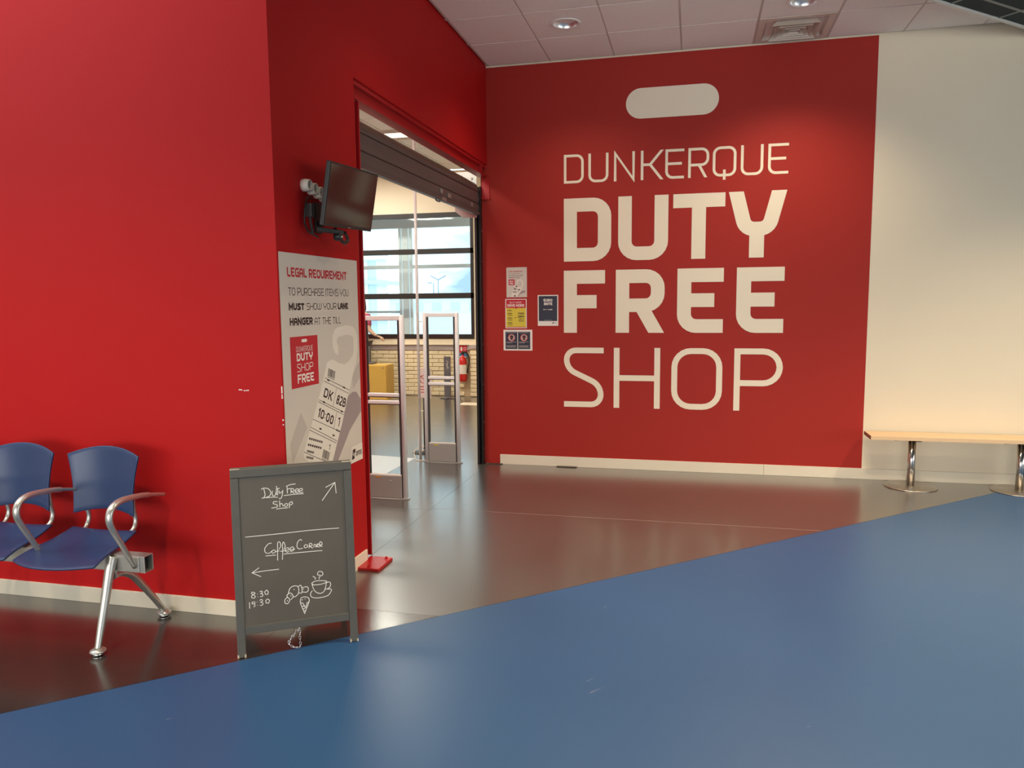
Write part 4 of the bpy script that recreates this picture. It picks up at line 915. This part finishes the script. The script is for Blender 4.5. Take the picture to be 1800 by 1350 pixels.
# rear frame leaning the other way
U2 = (Vector((0, 0, .86))-N0*.42).normalized(); TOP = L0+U*.862-NN*.024
def rbar(a0, a1, b0, b1, name):   # b measured down from the top hinge
    c = TOP+T*((a0+a1)/2)-U2*((b0+b1)/2)+N0*.012; mb = MB(); mb.obox(c, T, T.cross(U2), U2, (a1-a0)/2, .010, (b1-b0)/2); return mb.build(name, GREYB, sb, bevel=.003)
ln_ = .955
rbar(-.012, .024, .0, .945, 'rear_leg'); rbar(.494, .530, 0, .945, 'rear_leg'); rbar(.0245, .4935, .0, .04, 'rear_rail'); rbar(.0245, .4935, .78, .82, 'rear_rail')
rbar(.0245, .4935, .04, .78, 'rear_panel')
CHG = {'heading_text':[[(0.132,0.765),(0.137,0.736),(0.13,0.723)],[(0.12,0.763),(0.132,0.768),(0.152,0.763),(0.162,0.745),(0.154,0.729),(0.13,0.723),(0.121,0.723)],[(0.169,0.752),(0.168,0.735),(0.175,0.728),(0.183,0.736),(0.187,0.753),(0.186,0.732)],[(0.187,0.773),(0.193,0.75),(0.191,0.73)],[(0.184,0.758),(0.202,0.762)],[(0.199,0.751),(0.201,0.738),(0.213,0.746)],[(0.215,0.752),(0.212,0.729),(0.205,0.714),(0.196,0.715)],[(0.235,0.766),(0.235,0.735)],[(0.23,0.767),(0.248,0.774),(0.273,0.776)],[(0.235,0.754),(0.252,0.757)],[(0.251,0.734),(0.253,0.754),(0.263,0.753),(0.264,0.744),(0.254,0.742),(0.267,0.732)],[(0.271,0.741),(0.285,0.744),(0.283,0.752),(0.273,0.75),(0.27,0.739),(0.278,0.733),(0.286,0.735)],[(0.289,0.741),(0.302,0.744),(0.301,0.752),(0.29,0.75),(0.287,0.739),(0.296,0.733),(0.306,0.735)],[(0.14,0.723),(0.171,0.723),(0.192,0.721)],[(0.219,0.726),(0.264,0.728),(0.307,0.727)],[(0.19,0.7),(0.174,0.702),(0.171,0.693),(0.187,0.686),(0.187,0.677),(0.173,0.674),(0.162,0.673)],[(0.199,0.705),(0.199,0.675)],[(0.199,0.686),(0.209,0.69),(0.214,0.676)],[(0.225,0.688),(0.219,0.681),(0.224,0.675),(0.233,0.678),(0.232,0.687),(0.225,0.688)],[(0.241,0.69),(0.241,0.666)],[(0.241,0.688),(0.252,0.695),(0.256,0.685),(0.243,0.679)],[(0.182,0.667),(0.204,0.668),(0.235,0.668)]],'up_arrow':[[(0.39,0.687),(0.422,0.729),(0.452,0.768)],[(0.408,0.748),(0.452,0.768),(0.456,0.716)]],'dividing_line':[[(0.043,0.551),(0.185,0.551),(0.336,0.553),(0.462,0.55)]],'coffee_corner_text':[[(0.155,0.511),(0.141,0.509),(0.125,0.49),(0.127,0.471),(0.143,0.466),(0.155,0.475)],[(0.162,0.479),(0.155,0.472),(0.159,0.464),(0.17,0.468),(0.169,0.477),(0.162,0.479)],[(0.186,0.479),(0.195,0.493),(0.192,0.512),(0.183,0.511),(0.181,0.487),(0.179,0.428)],[(0.172,0.47),(0.189,0.472)],[(0.208,0.477),(0.215,0.489),(0.209,0.51),(0.203,0.5),(0.203,0.47),(0.2,0.429)],[(0.192,0.469),(0.212,0.47)],[(0.216,0.47),(0.23,0.473),(0.228,0.482),(0.218,0.48),(0.214,0.469),(0.223,0.462),(0.231,0.465)],[(0.237,0.471),(0.252,0.473),(0.249,0.483),(0.239,0.481),(0.236,0.469),(0.244,0.464),(0.257,0.474)],[(0.291,0.509),(0.282,0.514),(0.27,0.501),(0.268,0.481),(0.277,0.471),(0.293,0.473)],[(0.307,0.488),(0.3,0.483),(0.302,0.474),(0.314,0.476),(0.314,0.485),(0.307,0.488)],[(0.322,0.47),(0.324,0.49),(0.333,0.49),(0.336,0.481),(0.325,0.479),(0.338,0.468)],[(0.343,0.471),(0.345,0.483),(0.352,0.483),(0.354,0.47)],[(0.35,0.473),(0.36,0.475)],[(0.36,0.478),(0.366,0.483),(0.361,0.486),(0.357,0.475),(0.366,0.47)],[(0.37,0.469),(0.371,0.492),(0.38,0.491),(0.381,0.48),(0.372,0.478),(0.382,0.47)],[(0.127,0.455),(0.173,0.454)],[(0.207,0.455),(0.288,0.454),(0.381,0.452)]],'left_arrow':[[(0.183,0.387),(0.122,0.387),(0.065,0.384)],[(0.096,0.404),(0.065,0.384),(0.103,0.362)]],'opening_hours':[[(0.073,0.291),(0.062,0.296),(0.059,0.289),(0.073,0.277),(0.072,0.269),(0.061,0.269),(0.059,0.279),(0.073,0.288),(0.073,0.291)],[(0.084,0.284),(0.085,0.282)],[(0.085,0.272),(0.086,0.27)],[(0.094,0.292),(0.1,0.296),(0.106,0.292),(0.104,0.287),(0.098,0.284),(0.105,0.282),(0.108,0.276),(0.103,0.27),(0.095,0.272)],[(0.125,0.298),(0.116,0.29),(0.119,0.278),(0.129,0.277),(0.132,0.288),(0.125,0.298)],[(0.048,0.251),(0.048,0.222)],[(0.07,0.249),(0.06,0.25),(0.059,0.242),(0.07,0.24),(0.072,0.25),(0.071,0.23),(0.064,0.228)],[(0.081,0.249),(0.082,0.247)],[(0.082,0.234),(0.083,0.232)],[(0.092,0.253),(0.099,0.257),(0.105,0.253),(0.103,0.247),(0.096,0.245),(0.103,0.242),(0.107,0.236),(0.101,0.23),(0.093,0.231)],[(0.128,0.256),(0.119,0.25),(0.12,0.238),(0.131,0.236),(0.136,0.248),(0.128,0.256)]],'cup_drawing':[[(0.327,0.305),(0.348,0.312),(0.39,0.307),(0.393,0.3),(0.369,0.294),(0.335,0.295),(0.327,0.305)],[(0.327,0.305),(0.332,0.281),(0.343,0.261),(0.363,0.251),(0.381,0.259),(0.39,0.282),(0.393,0.3)],[(0.392,0.297),(0.406,0.3),(0.413,0.29),(0.406,0.273),(0.387,0.267)],[(0.328,0.269),(0.319,0.255),(0.324,0.239),(0.352,0.231),(0.396,0.236),(0.414,0.256),(0.412,0.266),(0.397,0.266)],[(0.333,0.336),(0.344,0.327),(0.341,0.319)],[(0.361,0.318),(0.363,0.33),(0.378,0.337),(0.376,0.351),(0.363,0.355),(0.356,0.349),(0.356,0.339),(0.368,0.337)]],'croissant_drawing':[[(0.203,0.242),(0.215,0.252),(0.225,0.237),(0.214,0.222),(0.203,0.228),(0.203,0.242)],[(0.215,0.252),(0.214,0.263),(0.23,0.27),(0.241,0.252),(0.229,0.239)],[(0.219,0.266),(0.228,0.292),(0.246,0.301),(0.264,0.295),(0.266,0.268),(0.252,0.251),(0.241,0.252)],[(0.264,0.295),(0.275,0.301),(0.281,0.288),(0.28,0.265),(0.266,0.266)],[(0.281,0.288),(0.305,0.29),(0.31,0.274),(0.301,0.265),(0.281,0.269)],[(0.275,0.301),(0.273,0.299)],[(0.245,0.287),(0.247,0.282)],[(0.23,0.259),(0.231,0.254)],[(0.213,0.239),(0.215,0.234)],[(0.287,0.283),(0.288,0.279)]],'ice_cream_drawing':[[(0.271,0.222),(0.276,0.24),(0.291,0.244),(0.308,0.238),(0.312,0.223),(0.307,0.216),(0.301,0.214),(0.298,0.2),(0.289,0.199),(0.284,0.214),(0.278,0.217),(0.271,0.222)],[(0.271,0.219),(0.289,0.166),(0.312,0.221)],[(0.276,0.199),(0.292,0.204)],[(0.28,0.187),(0.299,0.194)],[(0.284,0.177),(0.294,0.181)],[(0.279,0.229),(0.283,0.233)],[(0.291,0.235),(0.295,0.234)]]}
LY = .0005
for gname, CH in CHG.items():
    m = MB()
    for s_ in CH:
        LY += .000004
        p = curve_pts([Vector((a, b)).to_3d() for a, b in s_], 4) if len(s_) > 2 else [Vector((a, b, 0)) for a, b in s_]
        sharp = len(s_) == 3 and (Vector(s_[0])-Vector(s_[2])).length < .09 and (Vector(s_[0])-Vector(s_[1])).length > .025
        if sharp or 'arrow' in gname or 'hours' in gname and len(s_) < 9: p = [Vector((a, b, 0)) for a, b in s_]
        ribbon(m, lambda a, b, d: FC(a, b, -.007+d), [Vector((q.x, q.y)) for q in p], .0032, LY)
    m.build(gname, CHALK, cd, kind='stuff' if len(CH) > 1 else None, fixn=False)
# chain under the bottom rail
def link_ring(mb, c, d, k):
    d = d.normalized(); s_ = T if k % 2 else NN; s_ = (s_-d*s_.dot(d)).normalized(); pts = []
    for j in range(12):
        a = 2*PI*j/12; pts.append(c+d*.0078*math.cos(a)+s_*.0045*math.sin(a))
    mb.tube(pts, .0013, 6, closed=True, up=tuple(d.cross(s_)))
m = MB(); cp = [FC(*q) for q in [(.264, .112, -.010), (.263, .06, -.010), (.2628, .016, -.010), (.245, .012, -.008), (.220, .026, -.006), (.2137, .043, -.006), (.238, .075, -.008), (.2641, .108, -.010)]]
path = curve_pts(cp, 12); acc = 0; k = 0; last = path[0]
for q in path[1:]:
    acc += (q-last).length
    if acc > .0122: link_ring(m, q, (q-last), k); k += 1; acc = 0
    last = q
m.build('chain', CHROME, sb)

# ------------------------------------------------------------------ blue waiting bench
bn = empty('waiting_bench', (-3.1, 2.96, 0), 'row of dark blue moulded seats on a metal beam against the red wall', 'bench')
YBm = 2.955
m = MB(); x0, x1 = -4.95, -2.482; y0, y1, z0, z1 = YBm-.024, YBm+.036, .355, .435; w_ = .004
m.box(x0, x1, y0, y1, z0, z0+w_).box(x0, x1, y0, y1, z1-w_, z1).box(x0, x1, y0, y0+w_, z0+w_, z1-w_).box(x0, x1, y1-w_, y1, z0+w_, z1-w_); bm_ = m.build('beam', CAST, bn, bevel=.0015)
MB().box(x1-.05, x1-.03, y0+w_, y1-w_, z0+w_, z1-w_).build('dark_hollow', DUCT, bm_)
def seat_shell(name, fn, nu, nv, th, parent, m_):
    vs_ = []; 
    for j in range(nv+1):
        for i in range(nu+1): vs_.append(fn(i/nu*2-1, j/nv))
    f = [[j*(nu+1)+i, j*(nu+1)+i+1, (j+1)*(nu+1)+i+1, (j+1)*(nu+1)+i] for j in range(nv) for i in range(nu)]
    mb = MB(); mb.add(vs_, f, 0, True); o = mb.build(name, m_, parent, fixn=True)
    s = o.modifiers.new('thick', 'SOLIDIFY'); s.thickness = th; s.offset = 0
    b = o.modifiers.new('bevel', 'BEVEL'); b.width = .003; b.segments = 2; b.limit_method = 'ANGLE'; b.angle_limit = 1.0
    return o
for k in range(3):
    cx = -2.868-k*.505
    def seatf(s, v):
        wd = .229-.040*v; x = cx+s*wd
        yf = 2.800-.070*(1-s*s); yr = 3.125-.012*(1-s*s); y = yf+(yr-yf)*v
        z = .456+.032*max(0, (v-.55)/.45)**1.5-.007*(1-s*s)*math.sin(PI*min(v, .9))-.040*(1-v)**3
        return (x, y, z)
    seat_shell('seat', seatf, 14, 14, .010, bn, BLUEP)
    def backf(s, v):
        wd = .178+.033*v-.014*math.sin(PI*v); x = cx-.002+s*wd
        y = 3.162+.022*v-.038*s*s; z = .560+.010*(1-s*s)*(-1 if v > .5 else 1)*0+v*.300
        z += v*.042*(1-s*s)+(1-v)*.022*(1-s*s)
        return (x, y, z)
    bo = seat_shell('backrest', backf, 14, 12, .010, bn, BLUEP)
    for sgn in (-1, 1):
        X = cx+sgn*.140
        MB().tube(curve_pts([(X, 3.165, .66), (X, 3.172, .58), (X, 3.180, .53), (X-.0*sgn, 3.160, .485), (X-.012*sgn, 3.10, .455), (X-.02*sgn, 3.03, .4395)], 6), .0115, 10).build('back_support', CAST, bn)
    MB().box(cx-.15, cx+.15, 2.92, 3.0, .4355, .443).build('seat_plate', CAST, bn)
for k in range(4):
    X = -2.53-k*.507
    pts = [(X, 2.925, .385), (X, 2.853, .511), (X, 2.806, .592), (X, 2.786, .650), (X, 2.805, .698), (X, 2.865, .719), (X, 2.973, .713), (X, 3.056, .699), (X, 3.150, .677)]
    p = curve_pts(pts, 6); n = len(p)
    MB().tube(p, [.0135+.004*math.sin(PI*i/n)-(.004 if i > n-8 else 0) for i in range(n)], 12, flat=.8).build('armrest', CAST, bn)
    MB().box(X-.022, X+.022, YBm-.030, YBm-.024, .358, .432).build('arm_mount', CAST, bn, bevel=.003)
for X in (-2.652, -4.50):
    t = MB(); 
    p = curve_pts([(X, 2.925, .425), (X, 2.905, .375), (X, 2.865, .24), (X, 2.828, .12), (X, 2.800, .026)], 6); n = len(p)
    t.tube(p, [.026-.012*i/(n-1) for i in range(n)], 14)
    p = curve_pts([(X, 2.915, .340), (X, 2.965, .338), (X, 3.040, .298), (X, 3.12, .205), (X, 3.19, .115), (X, 3.252, .028)], 6); n = len(p)
    t.tube(p, [.024-.010*i/(n-1) for i in range(n)], 14)
    lo = t.build('leg_frame', CAST, bn)
    for y in (2.800, 3.252):
        MB().lathe([(.012, .036), (.024, .031), (.034, .024), (.036, .018), (.030, .013)], (X, y, 0), 24).build('foot', CAST, lo)
        MB().lathe([(.022, .014), (.024, .009), (.024, .0005)], (X, y, 0), 24).build('foot_pad', CHROME, lo)

# ------------------------------------------------------------------ pale bench on steel pedestals
pb = empty('pedestal_bench', (2.25, 7.0, 0), 'long narrow pale wood bench on round steel pedestals by the cream wall', 'bench')
MB().box(1.486, 3.02, 6.895, 7.165, .415, .448).build('bench_top', WOODT, pb, bevel=.002)
MB().box(1.4845, 1.486, 6.896, 7.164, .416, .447).build('edge_band', EDGEB, pb)
for X in (1.835, 2.665):
    Y = 6.995
    MB().lathe([(.208, 0), (.21, .002), (.21, .007), (.206, .010), (.0001, .0105)], (X, Y, 0), 56).build('base_disc', STEELB, pb)
    MB().lathe([(.031, .010), (.031, .408)], (X, Y, 0), 32).build('pedestal', STEEL, pb)
    m = MB(); m.obox((X, Y, .4115), (1, .35, 0), (-.35, 1, 0), (0, 0, 1), .17, .02, .0035); m.obox((X, Y, .4115), (-.35, 1, 0), (1, .35, 0), (0, 0, 1), .10, .02, .0035); m.build('top_bracket', BLACK, pb)

# ------------------------------------------------------------------ wear: chips in the wall paint, scuffs on the blue floor
m = MB()
for x, z, a in ((-2.198, 1.182, .008), (-2.188, 1.181, .003), (-2.173, 1.178, .004), (-2.162, 1.179, .003), (-2.153, 1.180, .004)): m.box(x-a, x+a, YL-.0006, YL+.001, z-.0025, z+.0025)
for z, h in ((1.185, .018), (1.158, .004), (1.147, .005), (1.035, .004), (1.012, .003)): m.box(XW-.004, XW+.0006, YL-.0006, YL+.003, z-h, z+h)
m.build('paint_chips', PAPERW, wl, kind='stuff')
m = MB(); random.seed(3)
for x, y, ln, an in ((.45, 2.886, .010, .3), (-1.962, 2.403, .014, .8), (-1.60, 2.10, .006, 0), (-.36, 2.99, .05, .9), (-.40, 3.07, .03, 1.0), (-.43, 3.866, .035, 1.5), (.287, 4.495, .02, .6), (1.6, 3.4, .02, .2), (.9, 2.4, .012, .7)):
    c, s_ = math.cos(an), math.sin(an); w2_ = .0012
    m.add([(x-c*ln-s_*w2_, y-s_*ln+c*w2_, .0004), (x-c*ln+s_*w2_, y-s_*ln-c*w2_, .0004), (x+c*ln, y+s_*ln, .0004)], [[0, 1, 2]])
m.build('floor_scuffs', mat('pale_scuff', (.30, .34, .38), .6), floor, kind='stuff')
